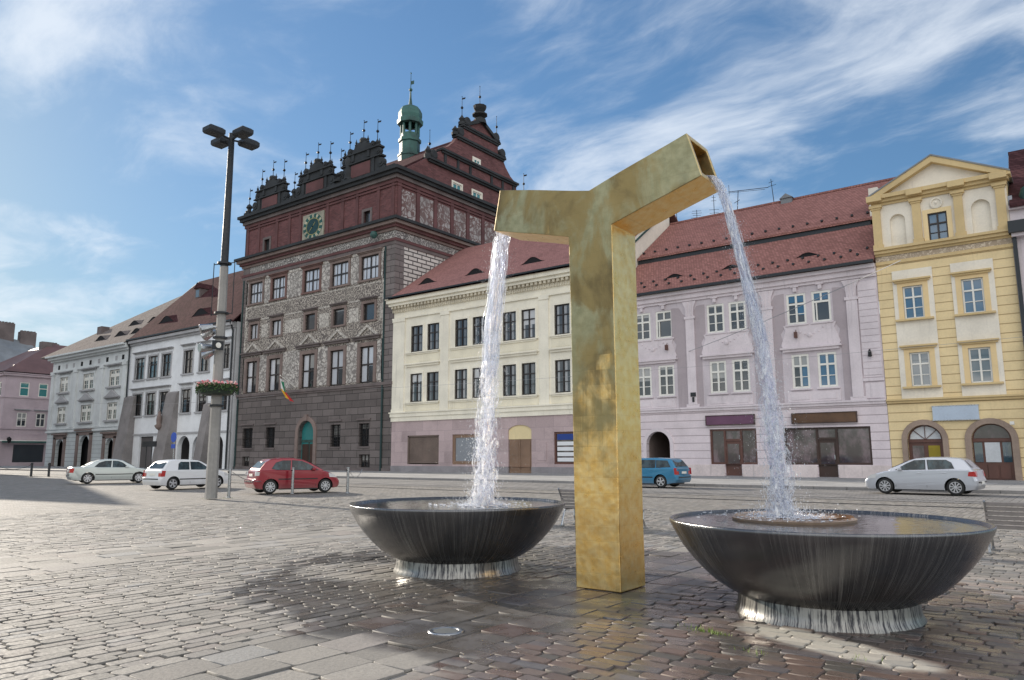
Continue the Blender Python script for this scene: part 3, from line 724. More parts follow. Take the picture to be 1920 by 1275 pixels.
    prof = [(7.0, 36.1), (6.7, 36.3), (5.9, 36.7), (4.9, 37.6), (4.3, 38.5), (3.35, 38.7), (3.3, 40.2), (2.9, 40.6), (1.2, 41.7), (1.0, 41.8)]
    m = MB(X); m.ext([(cV+a, z) for a, z in prof]+[(cV-a, z) for a, z in prof[::-1]], 'y', 0, .6); m.build('gable_top', REDBRICK, gab)
    m = MB(X)
    for hw, z, p in ((9.4, 34.2, .45), (7.2, 35.95, .4), (4.6, 38.5, .35), (3.55, 40.2, .3)):
        m.box(cV-hw, cV+hw, -p, .6, z-.12, z+.14); m.box(cV-hw+.2, cV+hw-.2, -p*.6, .6, z-.35, z-.12)
    for s in (-1, 1):
        for v, z, h in ((9.0, 34.3, 1.5), (4.5, 38.6, 1.2), (3.3, 40.3, 1.3)):
            m.lathe([(.0, -.35), (.4, -.38), (.55, -.3), (.55, .2)], (cV+s*(v-.55), 0, z+.55), 12, 'y')
            m.lathe([(.42, 0), (.45, .3*h), (.22, .38*h), (.4, .6*h), (.16, .85*h), (.05, h)], (cV+s*v, .2, z), 8)
        for k in range(3): m.box(cV+s*(2.0+k*2.2)-.18, cV+s*(2.0+k*2.2)+.18, -.12, .1, 34.3, 35.8)
        m.add([(cV+s*3.6, -.3, 40.3), (cV+s*3.6, .4, 40.3), (cV, .4, 42.2), (cV, -.3, 42.2), (cV+s*3.0, -.3, 40.2), (cV+s*3.0, .4, 40.2), (cV, .4, 41.75), (cV, -.3, 41.75)], [(0, 3, 7, 4), (1, 5, 6, 2), (0, 1, 2, 3), (4, 7, 6, 5)])
    m.lathe([(.9, 0), (.75, .6), (.4, .9), (.95, 1.15), (.95, 1.3), (.4, 1.45), (.75, 2.0), (.85, 2.35), (.3, 2.6), (.05, 2.7)], (cV, .2, 41.6), 10)
    m.build('gable_trim', SOOT_BACKLIT, gab)
    for v, z, f in ((cV-3.3, 41.5, True), (cV, 44.2, False), (cV+3.3, 41.5, False), (cV+9, 35.7, True)): vane(gab, U1-.2, v, z, 2.4, f)
    vane(gab, U1-.6, 57.7, 35.2, 2.8, False)
    for a, b, c_, d_ in ((60.98, 62.45, 31.7, 32.68), (64.5, 66.05, 31.7, 32.68), (64.6, 65.7, 36.2, 36.75)):
        o = window(th, X, a, b, c_, d_, WHITEWOOD, G_TEAL, tv=(.5,), fwid=.12, dep=.1 if c_ < 36 else -.02, thick=.1, sur=IVORY, sw=.22, sp=.06)
    # green turret on the ridge
    tu, tv_ = -65.4, 64.3; q = .64; m = MB(); m.lathe([(q*r_, z_) for r_, z_ in ((2.25, 0), (2.25, 1.2), (2.4, 1.25), (2.4, 1.5), (2.05, 1.6), (2.05, 3.1), (2.3, 3.2), (2.3, 3.6), (1.9, 3.7), (1.9, 4.3))], (tu, tv_, 38.2), 8)
    m.lathe([(q*r_, z_) for r_, z_ in ((1.75, 5.6), (2.6, 5.65), (2.65, 6.2), (2.3, 6.35), (2.42, 6.8), (2.38, 7.3), (2.0, 7.8), (1.2, 8.12), (.4, 8.4), (.2, 9.4), (.14, 10.5))], (tu, tv_, 38.2), 8)
    for i in range(8):
        t = 2*PI*(i+.0)/8; m.tube((tu+q*1.72*math.cos(t), tv_+q*1.72*math.sin(t), 42.3), (tu+q*1.72*math.cos(t), tv_+q*1.72*math.sin(t), 43.9), .17, .17, 6)
    m.ball((tu, tv_, 48.7), .24, 8, 6); m.tube((tu, tv_, 48.6), (tu, tv_, 51.2), .06, .03, 5); m.ball((tu, tv_, 51.0), .1)
    m.add([(tu, tv_, 49.4), (tu+.5, tv_+.1, 49.4), (tu+.5, tv_+.1, 49.9), (tu, tv_, 49.9)], [(0, 1, 2, 3)])
    m.build('turret', COPPER, th)
    # chimney-like stone and gilded ornament on the roof edge
    return th


town_hall()


# ------------------------------------------------------------------ cream house
def cream_house():
    U0, U1 = -54.88, -29.0; T = FRONT
    h = thing('cream_house', 'cream plastered house with stone shopfronts and a plain red roof beside the town hall', 'house', (-42, FV, 0))
    xs = [(-52.33, -50.75), (-50.1, -48.54), (-46.49, -44.95), (-44.32, -42.8), (-40.76, -39.27), (-38.66, -37.17), (-35.14, -33.6), (-32.95, -31.4)]
    m = MB(T); wall(m, U0, U1, 5.0, 16.0, [(a, b, 11.78, 14.37) for a, b in xs]+[(a, b, 6.83, 9.6) for a, b in xs], .25, k=0)
    m.build('wall', CREAM_W, h)
    m = MB(T); shops = [(-52.6, -48.45, .82, 3.57), (-46.76, -42.6, .82, 3.57), (-35.35, -31.2, .9, 3.57)]
    wall(m, U0, U1, .65, 5.0, [s for s in shops]+[(-40.2, -37.68, .65, 4.25, 'arch', .55)], .3)
    m.build('stone_shopfront', PINKSTONE, h)
    m = MB(T); m.box(U0, -40.2, -.06, .2, 0, .66).box(-37.68, U1, -.06, .2, 0, .66); m.build('plinth', PLINTH, h)
    m = MB(T)                                 # pilasters, recessed bay panels, belts
    for a, b in ((-54.86, -53.2), (-48.32, -47.25), (-36.68, -35.72), (-30.6, -29.1)):
        m.mark().box(a, b, -.1, .05, 5.85, 15.2); m.box(a-.06, b+.06, -.16, .04, 15.0, 15.28).box(a-.05, b+.05, -.14, .04, 5.85, 6.2)
    m.build_each('pilaster', CREAM_W, h); m = MB(T)
    for z0, z1, p in ((4.98, 5.42, .1), (5.42, 5.78, .2), (5.78, 5.9, .3), (15.28, 15.42, .16), (16.0, 16.3, .14), (16.62, 16.9, .5), (16.9, 17.25, .72), (17.25, 17.42, .85)):
        m.box(U0-p*.6, U1, -p, .3, z0, z1)
    m.build('cornice', CREAM_W, h)
    m = MB(T)
    u = U0
    while u < U1-.3: m.box(u, u+.26, -.42, .1, 16.36, 16.62); u += .46
    m.box(U0, U1, -.16, .2, 16.3, 16.66); u = U0
    while u < U1-.2: m.box(u, u+.14, -.22, .1, 16.02, 16.28); u += .26
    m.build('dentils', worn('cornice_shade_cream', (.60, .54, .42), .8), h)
    m = MB(T)
    for a, b in ((-53.0, -48.5), (-47.05, -36.9), (-35.5, -30.8)):
        m.mark().box(a, b, -.03, .04, 10.75, 11.6).mark().box(a, b, -.035, .04, 5.95, 6.62)
    m.build_each('bay_panel', CREAM, h)
    m = MB(T)
    for u in (-53.62, -50.7, -47.76, -44.89, -42.0, -39.21, -36.33, -33.4, -30.4):
        m.mark().lathe([(.3, -.02), (.3, .08), (.2, .1), (.16, .05), (.0, .09)], (u, 0, 15.72), 14, 'y')
    m.build_each('roundel', CREAM_W, h)
    for a, b in xs:
        for z0, z1 in ((11.78, 14.37), (6.83, 9.6)):
            window(h, T, a, b, z0, z1, DARKWOOD, G_CURT, tv=(.5,), th=(.66,), nh=(.33,), fwid=.1, dep=.16, thick=.1, sur=CREAM_W, sw=.2, sp=.05)
    m = MB(T)
    for a, b in ((-53.0, -48.4), (-47.1, -36.85), (-35.6, -30.7)):
        for z in (11.74, 6.79): m.mark().box(a, b, -.22, .05, z-.1, z).box(a+.15, b-.15, -.12, .05, z-.24, z-.1)
        m.mark().box(a, b, -.3, .05, 10.5, 10.6).box(a+.1, b-.1, -.16, .05, 10.3, 10.5)
    m.build_each('sill_course', CREAM_W, h)
    # shop windows and door
    m = MB(T); a, b, c, d = shops[0]
    for i in range(22): m.box(a+.15, b-.15, .12+.015*(i % 2), .2, c+.1+i*.113, c+.1+i*.113+.108)
    m.box(a, a+.16, .02, .25, c, d).box(b-.12, b, .02, .25, c, d).box(a, b, .02, .25, d-.14, d); m.build('roller_shutter', worn('brown_shutter', (.20, .15, .125), .6, streak=.6), h)
    o = window(h, T, *shops[1], TANWOOD, glass('dusty_shop_glass', (.20, .21, .24), .5, .25), tv=(), th=(), fwid=.3, dep=.15)
    a, b, c, d = shops[2]
    o = window(h, T, a, b, c, d, REDWOOD, G_SHOP, tv=(), fwid=.16, dep=.15)
    m = MB(T); blue = mat('blue_poster', (.012, .045, .24), .5); white = mat('white_poster', (.75, .76, .78), .5)
    m.box(a+.3, b-.3, .05, .1, 2.9, 3.38, k=0)
    for i in range(4): m.box(a+.3, b-.3, .05, .1, 1.12+.44*i, 1.43+.44*i, k=1)
    m.build('striped_poster', [blue, white], o)
    m = MB(T)
    for i in range(2):
        a = -40.18+1.25*i; m.box(a+.02, a+1.23, .14, .22, .1, 3.02)
        for z0, z1 in ((.4, 1.4), (1.6, 2.8)): m.box(a+.2, a+1.05, .11, .16, z0, z1)
    m.box(-39.0, -38.9, .1, .16, 1.1, 1.3)
    dd = m.build('door', TANWOOD, h)
    m = MB(T); m.box(-40.2, -37.68, .1, .2, 3.02, 4.3); m.build('door_fanlight', worn('cream_board', (.80, .66, .38), .9), dd)
    m = MB(T); m.box(-37.0, -36.1, -.04, .05, 1.2, 2.7); m.build('notice_board', PINKSTONE, h)
    # roof
    m = MB(); E0 = (U0-.7, FV-.85, 17.42); k = .685
    z = lambda v: 17.42+(v-FV+.85)*k
    RV = 62.6
    roof_slab(m, [(U0+.0, FV-.85, z(FV-.85)), (U1, FV-.85, z(FV-.85)), (U1, RV, z(RV)), (U0+.0, RV, z(RV))])
    roof_slab(m, [(U0, RV, z(RV)), (U1, RV, z(RV)), (U1, RV+10, z(RV)-7), (U0, RV+10, z(RV)-7)])
    rf = m.build('roof', TILE_P, h)
    m = MB(); m.box(U0-.5, U1, FV-1.02, FV-.8, 17.38, 17.52); m.build('gutter', GUTTER, h)
    for u in (-52.6, -46.2, -39.4, -33.): eyebrow(h, u+1.0, FV+1.3, z(FV+1.3)+.05, 2.7, .55, TILE_P)
    m = MB(); m.quad((U0, FV+.3, 0), (U0, RV+10, 0), (U0, RV+10, 17.4), (U0, FV+.3, 17.4)).quad((U1, FV+.3, 0), (U1, RV+10, 0), (U1, RV+10, 17.4), (U1, FV+.3, 17.4)).quad((U0, RV+10, 0), (U1, RV+10, 0), (U1, RV+10, 17.4), (U0, RV+10, 17.4))
    m.build('rear_wall', CREAM, h)
    # raised fire wall between the two roofs
    m = MB(); pr = [(FV-.9, 17.55), (RV, z(RV)+.2), (RV, 16), (FV-.3, 14.)]
    m.ext(pr, 'x', U1-.35, U1-.05, k=0); pc = [(FV-.95, 17.6), (RV, z(RV)+.24), (RV, z(RV)+.1), (FV-.95, 17.46)]
    m.ext(pc, 'x', U1-.5, U1+.12, k=1); pc = [(v, zz_-.75) for v, zz_ in pc]; m.ext(pc, 'x', U1-.1, U1+.1, k=1); m.build('fire_wall', [IVORY, worn('dark_green_flashing', (.03, .08, .075), .7)], h)


cream_house()


# ------------------------------------------------------------------ pink house
def pink_house():
    U0, U1 = -29.0, -9.78; T = FRONT
    h = thing('pink_house', 'lilac pink house with mauve stucco panels and a two-tier red tiled roof', 'house', (-19, FV, 0))
    up_ = [(-27.55, -26.12), (-25.68, -24.28), (-21.5, -20.17), (-19.82, -18.55), (-15.66, -14.35), (-13.96, -12.73)]
    lo = [(-27.6, -26.18), (-25.6, -24.27), (-21.45, -20.2), (-19.75, -18.48), (-15.54, -14.38), (-13.83, -12.61)]
    hu = [(a, b, 10.5, 12.66) for a, b in up_]; hl = [(a, b, 6.06, 8.42) for a, b in lo]
    m = MB(T); wall(m, U0, U1, 5.05, 14.0, hu+hl, .22); m.build('wall', PINK, h)
    # mauve recessed fields beside the windows
    m = MB(T)
    for c in (-25.95, -20.05, -14.2):
        for s in (-1, 1):
            e = [(1.95, 5.1), (2.95, 5.1), (2.95, 11.9), (2.5, 12.25), (2.25, 12.7), (1.75, 12.75), (1.6, 12.75), (1.6, 10.5), (1.95, 9.9), (1.8, 9.2), (1.95, 8.7)]
            pts = [(c+s*x, z) for x, z in e]
            m.mark().ext(pts if s > 0 else pts[::-1], 'y', -.02, .03)
    m.build_each('mauve_field', MAUVE, h)
    m = MB(T)                                 # pilasters with scroll capitals
    for u in (-22.83, -17.0, -11.4, -28.7):
        m.mark().box(u-.34, u+.34, -.12, .05, 5.3, 11.8).box(u-.5, u+.5, -.1, .05, 5.1, 5.35).box(u-.42, u+.42, -.17, .05, 11.75, 11.95)
        m.ext([(u-.3, 11.95), (u+.3, 11.95), (u+.34, 12.6), (u+.55, 13.1), (u-.55, 13.1), (u-.34, 12.6)], 'y', -.14, .04)
        for s in (-.16, .16): m.box(u+s-.04, u+s+.04, -.18, .02, 12.0, 13.1)
    m.build_each('pilaster', PINK_L, h)
    m = MB(T); m.box(-11.0, -9.85, -.05, .05, 6.55, 12.9)
    for i in range(14): m.box(-10.98, -9.87, -.09, .04, 6.7+i*.43, 6.7+i*.43+.39)
    m.box(-11.05, -9.8, -.12, .04, 6.3, 6.5).box(-10.95, -9.85, -.06, .04, 5.2, 6.2); m.build('quoin', PINK_L, h)
    m = MB(T)
    for z0, z1, p in ((13.15, 13.35, .12), (13.35, 13.7, .25), (13.7, 13.95, .45), (4.82, 5.0, .12), (5.0, 5.12, .2)): m.box(U0, U1-.02, -p, .1, z0, z1)
    m.build('cornice', PINK_L, h)
    m = MB(T)                                 # stucco aprons between the storeys and under the sills
    for c in (-25.95, -20.05, -14.2):
        pts = [(-1.75, 10.45), (1.75, 10.45), (1.6, 10.1), (1.78, 9.6), (1.95, 9.1), (1.85, 8.92), (-1.85, 8.92), (-1.95, 9.1), (-1.78, 9.6), (-1.6, 10.1)]
        m.mark().ext([(c+x, z) for x, z in pts], 'y', -.07, .04)
        m.box(c-2.0, c+2.0, -.3, .04, 8.78, 8.9).box(c-1.85, c+1.85, -.18, .04, 8.6, 8.78)
        m.mark().box(c-1.72, c+1.72, -.05, .04, 5.15, 5.85)
        for s in (-.85, .85): m.box(c+s-.6, c+s+.6, -.08, .04, 5.3, 5.7)
        for k in range(7):
            t = -.9+.3*k; m.ball((c+t, -.06, 10.15-.42*(1-(t/.9)**2)), .07, 6, 4)
        m.lathe([(.0, -.05), (.17, .0), (.1, .1), (0, .12)], (c, -.12, 9.7), 8, 'y')
    m.build_each('stucco_apron', PINK_L, h)
    for wi, (a, b, c, d) in enumerate(hu+hl):
        pm = G_DARK; pn = None
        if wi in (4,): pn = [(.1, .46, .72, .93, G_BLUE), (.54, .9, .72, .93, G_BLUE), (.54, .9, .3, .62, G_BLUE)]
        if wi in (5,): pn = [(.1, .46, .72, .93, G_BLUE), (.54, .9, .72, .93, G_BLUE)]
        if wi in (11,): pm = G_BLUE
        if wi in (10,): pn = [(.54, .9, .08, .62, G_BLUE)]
        op = wi in (1, 5)
        o = window(h, T, a, b, c, d, WHITEWOOD, pm, tv=() if op else (.5,), th=(.66,), nh=() if op else (.34,), fwid=.15, dep=.1, thick=.13, sill=(PINK_L, .12, .14, .1), panes=pn)
        m = MB(T)
        if op: m.box(a+(b-a)*.5-.06, a+(b-a)*.5+.06, .02, .12, c+(d-c)*.68, d-.15); m.box(a+.25, a+.33, .0, .1, c+.1, c+(d-c)*.62); m.build('casement', WHITEWOOD, o)
        if wi < 6:
            m = MB(T); m.box((a+b)/2-.12, (a+b)/2+.12, -.16, .04, d+.12, d+.42).box((a+b)/2-.25, (a+b)/2+.25, -.2, .04, d+.42, d+.52); m.build('keystone', PINK_L, o)
    # ground storey with shallow grooves
    shop = [(-21.68, -18.25, .95, 3.46), (-16.38, -10.86, .95, 3.42)]
    dr = [(-20.6, -19.4, .12, .95), (-14.22, -12.98, .12, .95)]
    m = MB(T); holes = shop+dr+[(-26.75, -24.8, 0, 3.4, 'arch')]; wall(m, U0, U1, 0, 4.85, holes, .35)
    m.build('ground_storey', grooved('grooved_pink_plaster', (.74, .65, .675), (.40, .335, .35), .55), h)
    m = MB(T); m.box(U0, -26.8, -.05, .1, .12, .9)
    for a, b in ((-24.75, -20.65), (-19.35, -14.27), (-12.93, U1)): m.box(a, b, -.05, .1, .12, .92)
    m.build('plinth', worn('stained_pink_plinth', (.74, .64, .62), .72, streak=.7), h)
    m = MB(T); N = 16; c, sp = -25.775, 2.42
    for i in range(N):
        t0, t1 = PI*i/N, PI*(i+1)/N
        m.add([(c-r*math.cos(t), y, sp+r*math.sin(t)) for t in (t0, t1) for r in (.98, 1.26) for y in (-.1, .06)], [(0, 2, 6, 4), (2, 3, 7, 6), (0, 4, 5, 1), (1, 5, 7, 3)])
    m.box(c-1.26, c-.98, -.1, .06, 0, sp).box(c+.98, c+1.26, -.1, .06, 0, sp); ar = m.build('archway', PINK_L, h)
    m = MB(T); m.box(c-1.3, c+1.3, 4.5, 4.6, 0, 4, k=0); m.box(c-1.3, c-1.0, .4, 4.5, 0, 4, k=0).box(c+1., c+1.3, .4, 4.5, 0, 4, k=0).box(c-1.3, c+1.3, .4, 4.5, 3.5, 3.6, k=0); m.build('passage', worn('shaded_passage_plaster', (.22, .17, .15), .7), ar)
    for (a, b, c_, d_), (e, f, _, _), mt in zip(shop, dr, (REDWOOD, BROWNWOOD)):
        o = window(h, T, a, b, c_, d_, mt, G_SHOP, tv=((e-a)/(b-a), (f-a)/(b-a)), th=(), fwid=.14, dep=.2, thick=.14, name='shop_window')
        m = MB(T); m.box(e, f, .16, .24, .14, 2.65, k=0); m.box(e+.18, f-.18, .13, .17, 1.0, 2.4, k=1); m.box(e, f, .1, .26, 2.6, 2.74, k=0); m.box(e-.05, f+.05, -.15, .3, .0, .16, k=2)
        m.box(f-.2, f-.14, .08, .14, 1.3, 1.6, k=3)
        m.build('shop_door', [mt, G_SHOP, PLINTH, STEEL], o)
    for (a, b, c_, d_, mt) in ((-21.82, -18.32, 3.78, 4.4, worn('plum_sign_paint', (.16, .075, .13), .7)), (-15.68, -11.62, 3.74, 4.35, worn('brown_sign_boards', (.15, .085, .05), .45, streak=.6))):
        m = MB(T); m.box(a, b, -.18, .0, c_, d_, k=0); m.box(a-.04, b+.04, -.21, .0, d_, d_+.05, k=1).box(a-.04, b+.04, -.21, .0, c_-.05, c_, k=1).box(a-.05, a, -.21, 0, c_-.05, d_+.05, k=1).box(b, b+.05, -.21, 0, c_-.05, d_+.05, k=1)
        m.build('shop_sign', [mt, BROWNWOOD], h)
    # roof in two tiers
    m = MB(); v0, v1, v2 = FV-.6, FV+4., FV+10.5; z0, z1, z1b, z2 = 14.15, 17.9, 18.25, 23.0; KA = (FV+10.5)/(FV+8.)
    roof_slab(m, [(U0+.0, v0, z0), (U1, v0, z0), (U1, v1, z1), (U0, v1, z1)])
    roof_slab(m, [(U0, v1-.35, z1b), (U1, v1-.35, z1b), (U1, v2, z2), (U0, v2, z2)])
    roof_slab(m, [(U0, v2, z2), (U1, v2, z2), (U1, v2+9, z2-7.7), (U0, v2+9, z2-7.7)])
    m.build('roof', TILE, h)
    m = MB(); m.box(U0, U1, v1-.2, v1+.2, z1-.6, z1b-.19); m.build('roof_step', GUTTER, h)
    m = MB(); m.box(U0, U1, v0-.16, v0+.06, z0-.18, z0-.0); m.build('gutter', GUTTER, h); m = MB(); m.box(U0, U1, v2-.12, v2+.12, z2-.03, z2+.12); m.build('ridge_cap', TILE, h)
    m = MB()                                  # ridge tiles and snow stops
    u = U0+.3
    while u < U1-.3:
        for v, z in ((v1+.35, z1b+.53), (v0+.75, z0+.62), (v0+1.35+.0, z0+1.11)):
            uu = u+(.5 if z > 15 and z < 17 else 0); m.box(uu-.07, uu+.07, v-.16, v+.12, z-.03, z+.1)
        u += 1.05
    m.build('snow_stops', GUTTER, h)
    for u in (-24.4, -19.8, -14.3): eyebrow(h, u, FV+.9, z0+1.23, 2.0, .32, TILE, .83)
    m = MB(); m.box(-18.6, -17.7, v2-.5, v2+.4, z2-.4, z2+.1); m.ext([(-18.7, z2+.1), (-17.6, z2+.1), (-18.15, z2+.5)], 'y', v2-.6, v2+.5); m.build('chimney', SLATE, h)
    m = MB(); m.box(-10.6, -10.0, FV+3.8, FV+6.5, 17., 20.4, k=0); m.box(-10.0, -9.0, FV+4.1, FV+6.4, 17., 20.2, k=1); m.build('chimney', [IVORY, SLATE], h)
    m = MB(); m.quad((U0, FV+.3, 0), (U0, v2+9, 0), (U0, v2+9, 14), (U0, FV+.3, 14)).quad((U1, FV+.3, 0), (U1, v2+9, 0), (U1, v2+9, 14), (U1, FV+.3, 14)).quad((U0, v2+9, 0), (U1, v2+9, 0), (U1, v2+9, 14), (U0, v2+9, 14)); m.build('rear_wall', PINK, h)
    # aerials
    V_ = v2; Z = lambda z: 1.6+(z-1.6)*KA
    def mast(u, z1, bars):
        m = MB(); m.tube((u*KA, V_, z2-.3), (u*KA, V_, Z(z1)), .035, .025, 5)
        for z, hw, dv in bars: m.tube((u*KA-hw, V_-dv, Z(z)), (u*KA+hw, V_+dv, Z(z)), .018, .018, 4)
        m.build('aerial', IRON, h)
    mast(-27.2, 23.2, []); mast(-25.3, 23.0, [(22.9, .35, .2), (22.7, .4, .2), (22.5, .3, .2), (22.3, .5, .2)])
    mast(-23.7, 24.0, [(23.8, .15, .1), (23.5, .2, .1), (22.7, .4, .2), (22.4, .4, .1)])
    m = MB(lambda x, y, z: (x*KA, y, Z(z))); m.tube((-21.7, V_, 21.6), (-21.5, V_, 23.95), .035, .03, 5).tube((-22.35, V_, 24.0), (-18.9, V_-.1, 23.6), .03, .03, 4).tube((-22.3, V_, 23.55), (-22.3, V_, 24.6), .02, .02, 4).tube((-22.35, V_, 23.9), (-19.2, V_-.1, 23.5), .018, .018, 4)
    m.tube((-21.9, V_, 22.9), (-21.4, V_, 23.1), .025, .025, 4); m.tube((-18.5, V_, 21.6), (-18.7, V_, 24.3), .035, .025, 5).tube((-18.95, V_, 23.7), (-18.3, V_, 23.75), .02, .02, 4).tube((-18.9, V_, 24.0), (-18.5, V_, 24.1), .02, .02, 4)
    m.build('aerial', IRON, h)
    m = MB(T); m.lathe([(.0, 0), (.12, .03), (.1, .35), (.04, .5)], (-10.5, -.25, 7.85), 8); m.tube((-10.5, 0, 8.2), (-10.5, -.3, 8.3), .03); m.build('wall_lamp', IRON, h)
    for u in (-24.75, -15.1):
        m = MB(T); m.box(u-.09, u+.09, -.32, -.06, 9.55, 9.95); m.tube((u, -.2, 9.9), (u, -.05, 10.1), .025); m.build('wall_box', REDWOOD, h)
    m = MB(T); m.box(-22.95, -22.55, -.2, -.1, 5.9, 6.2).box(-22.83, -22.68, -.2, -.1, 5.5, 5.85); m.build('wall_plate', DARKMETAL, h)


pink_house()


# ------------------------------------------------------------------ yellow house
def yellow_house():
    U0, U1 = -9.76, -2.3; T = FRONT
    h = thing('yellow_house', 'narrow yellow house with ivory window panels, arched doors and a triangular pediment', 'house', (-6, FV, 0))
    GRV = grooved('grooved_yellow_plaster', (.82, .65, .37), (.40, .28, .14), .56)
    w2 = [(-8.34, -7.2, 10.08, 12.2), (-5.1, -3.96, 10.05, 12.2)]; w1 = [(-8.26, -7.15, 5.8, 7.94), (-5.08, -3.94, 5.82, 7.94)]
    m = MB(T); wall(m, U0, U1, 4.85, 13.85, w2+w1, .25); m.build('wall', GRV, h)
    m = MB(T); d1 = (-8.78, -6.85, 0, 3.42, 'arch', .9); d2 = (-5.35, -3.35, 0, 3.4, 'arch', .92); wall(m, U0, U1, 0, 4.85, [d1, d2], .4); m.build('ground_storey', GRV, h)
    m = MB(T)
    for a, b in ((-8.88, -6.6), (-5.6, -3.36)): wall_holes = [w for w in w2+w1 if a < w[0] < b]; wall(m, a, b, 5.05, 13.28, [(x0-.3, x1+.3, z0-.02, z1+.3) for x0, x1, z0, z1 in wall_holes], .05)
    for v in range(len(m.v)): x_, y_, z_ = m.v[v]; m.v[v] = (x_, y_-.045, z_)
    m.build('window_panel', IVORY, h)
    for i, (a, b, c, d) in enumerate(w2+w1):
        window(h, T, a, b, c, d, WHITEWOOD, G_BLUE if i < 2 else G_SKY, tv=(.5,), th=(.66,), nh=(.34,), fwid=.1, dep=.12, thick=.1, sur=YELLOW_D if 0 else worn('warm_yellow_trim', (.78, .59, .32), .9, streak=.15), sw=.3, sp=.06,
               sill=(YELLOW_D, .5, .3, .12), hood=(YELLOW_D, .5, .3, .36))
    m = MB(T)
    for z0, z1, p in ((4.8, 4.95, .14), (4.95, 5.06, .26), (13.8, 14.0, .1), (14.36, 14.5, .12), (14.5, 14.7, .3), (14.7, 14.86, .45), (17.78, 17.95, .12), (17.95, 18.15, .3), (18.15, 18.4, .5)):
        m.box(U0-.0, U1+p*.6, -p, .3, z0, z1)
    for u in (-9.5, -7.16, -4.84, -2.64):
        m.box(u-.24, u+.24, -.16, .05, 14.86, 17.5).box(u-.3, u+.3, -.2, .05, 14.86, 15.15).box(u-.3, u+.3, -.22, .05, 17.5, 17.62).box(u-.38, u+.38, -.3, .05, 17.62, 17.8).box(u-.45, u+.45, -.58, .05, 18.0, 18.38)
    for s in (0, 1):
        c = (U0+U1)/2; e = U0-.1 if s == 0 else U1+.3
        m.add([(e, -.5, 18.4), (e, .3, 18.4), (c, .3, 20.35), (c, -.5, 20.35), (e+(.9 if s == 0 else -.9), -.5, 18.4), (e+(.9 if s == 0 else -.9), .3, 18.4), (c, .3, 19.9), (c, -.5, 19.9)],
              [(0, 3, 7, 4), (1, 5, 6, 2), (0, 1, 2, 3), (4, 7, 6, 5)])
    m.build('cornice', YELLOW_D, h)
    m = MB(T); m.box(U0, U1, -.04, .1, 14.0, 14.36); m.build('frieze', sgraffito('yellow_house_scroll_frieze', (.70, .60, .46), (.42, .33, .24), 3.4, .5, .08), h)
    m = MB(T); wall(m, U0, U1, 14.86, 18.4, [(-6.58, -5.5, 14.86, 16.7), (-8.75, -7.85, 14.95, 17.05, 'arch'), (-4.2, -3.2, 14.95, 17.05, 'arch')], .25)
    m.ext([(U0, 18.4), (U1, 18.4), ((U0+U1)/2, 20.1)], 'y', -.05, .3); m.build('attic_wall', IVORY, h)
    m = MB(T); m.mark().box(-8.8, -7.8, .24, .3, 14.9, 17.1).mark().box(-4.25, -3.15, .24, .3, 14.9, 17.1); m.build_each('niche', IVORY, h)
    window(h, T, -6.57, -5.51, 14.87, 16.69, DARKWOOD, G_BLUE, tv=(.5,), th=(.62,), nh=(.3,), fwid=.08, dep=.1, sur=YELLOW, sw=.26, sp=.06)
    m = MB(T); m.lathe([(.36, .02), (.36, -.1), (.27, -.12), (.24, -.04), (.12, -.05), (.0, -.14)], (-6.03, 0, 17.3), 18, 'y'); m.build('roundel', IVORY, h)
    # pediment roof behind
    m = MB(T); c = (U0+U1)/2
    roof = [[(U0-.1, -.55, 18.42), (c, -.55, 20.4), (c, 9, 20.4), (U0-.1, 9, 18.42)], [(U1+.3, -.55, 18.42), (U1+.3, 9, 18.42), (c, 9, 20.4), (c, -.55, 20.4)]]
    for r in roof: roof_slab(m, r, .1)
    m.build('roof', SLATE, h)
    m = MB(T); m.box(U1-.02, U1, .3, 9, 0, 18.4); m.box(U0, U0+.02, .3, 9, 14, 18.4); m.build('side_wall', YELLOW, h)
    # arched openings with stone surrounds
    for j, (dd, c, r0, r1, rz) in enumerate(((d1, -7.815, .965, 1.27, .9), (d2, -4.35, 1.0, 1.34, .92))):
        m = MB(T); N = 16; sp = dd[3]-rz; k1 = (rz+.32)/r1
        for i in range(N):
            t0, t1 = PI*i/N, PI*(i+1)/N
            m.add([(c-r*math.cos(t), y, sp+r*math.sin(t)*(k1 if r == r1 else rz/r0)) for t in (t0, t1) for r in (r0, r1) for y in (-.12, .1)], [(0, 2, 6, 4), (2, 3, 7, 6), (0, 4, 5, 1), (1, 5, 7, 3)])
        m.box(c-r1, c-r0, -.12, .1, 0, sp).box(c+r0, c+r1, -.12, .1, 0, sp)
        a = m.build('arched_doorway', worn('tan_stone', (.36, .27, .215), .65), h)
        m = MB(T); m.box(c-r0, c+r0, .25, .33, 0, 3.4, k=0); m.box(c-r0, c+r0, .18, .3, 2.34, 2.5, k=0)
        if j == 0:
            for i in range(9):
                t0, t1 = PI*i/9, PI*(i+1)/9
                m.quad((c-.85*math.cos(t0), .235, 2.55+.78*math.sin(t0)), (c-.85*math.cos(t1), .235, 2.55+.78*math.sin(t1)), (c, .235, 2.55), (c, .235, 2.55), k=1)
            for t in (PI/4, PI/2, 3*PI/4): m.tube((c, .2, 2.52), (c-.88*math.cos(t), .2, 2.5+.83*math.sin(t)), .025, .025, 4, k=0)
            m.box(c-.75, c-.12, .22, .26, 1.2, 2.15, k=2).box(c+.12, c+.75, .22, .26, 1.2, 2.15, k=3)
        else:
            for i in range(9):
                t0, t1 = PI*i/9, PI*(i+1)/9
                m.quad((c-.9*math.cos(t0), .235, 2.55+.78*math.sin(t0)), (c-.9*math.cos(t1), .235, 2.55+.78*math.sin(t1)), (c, .235, 2.55), (c, .235, 2.55), k=2)
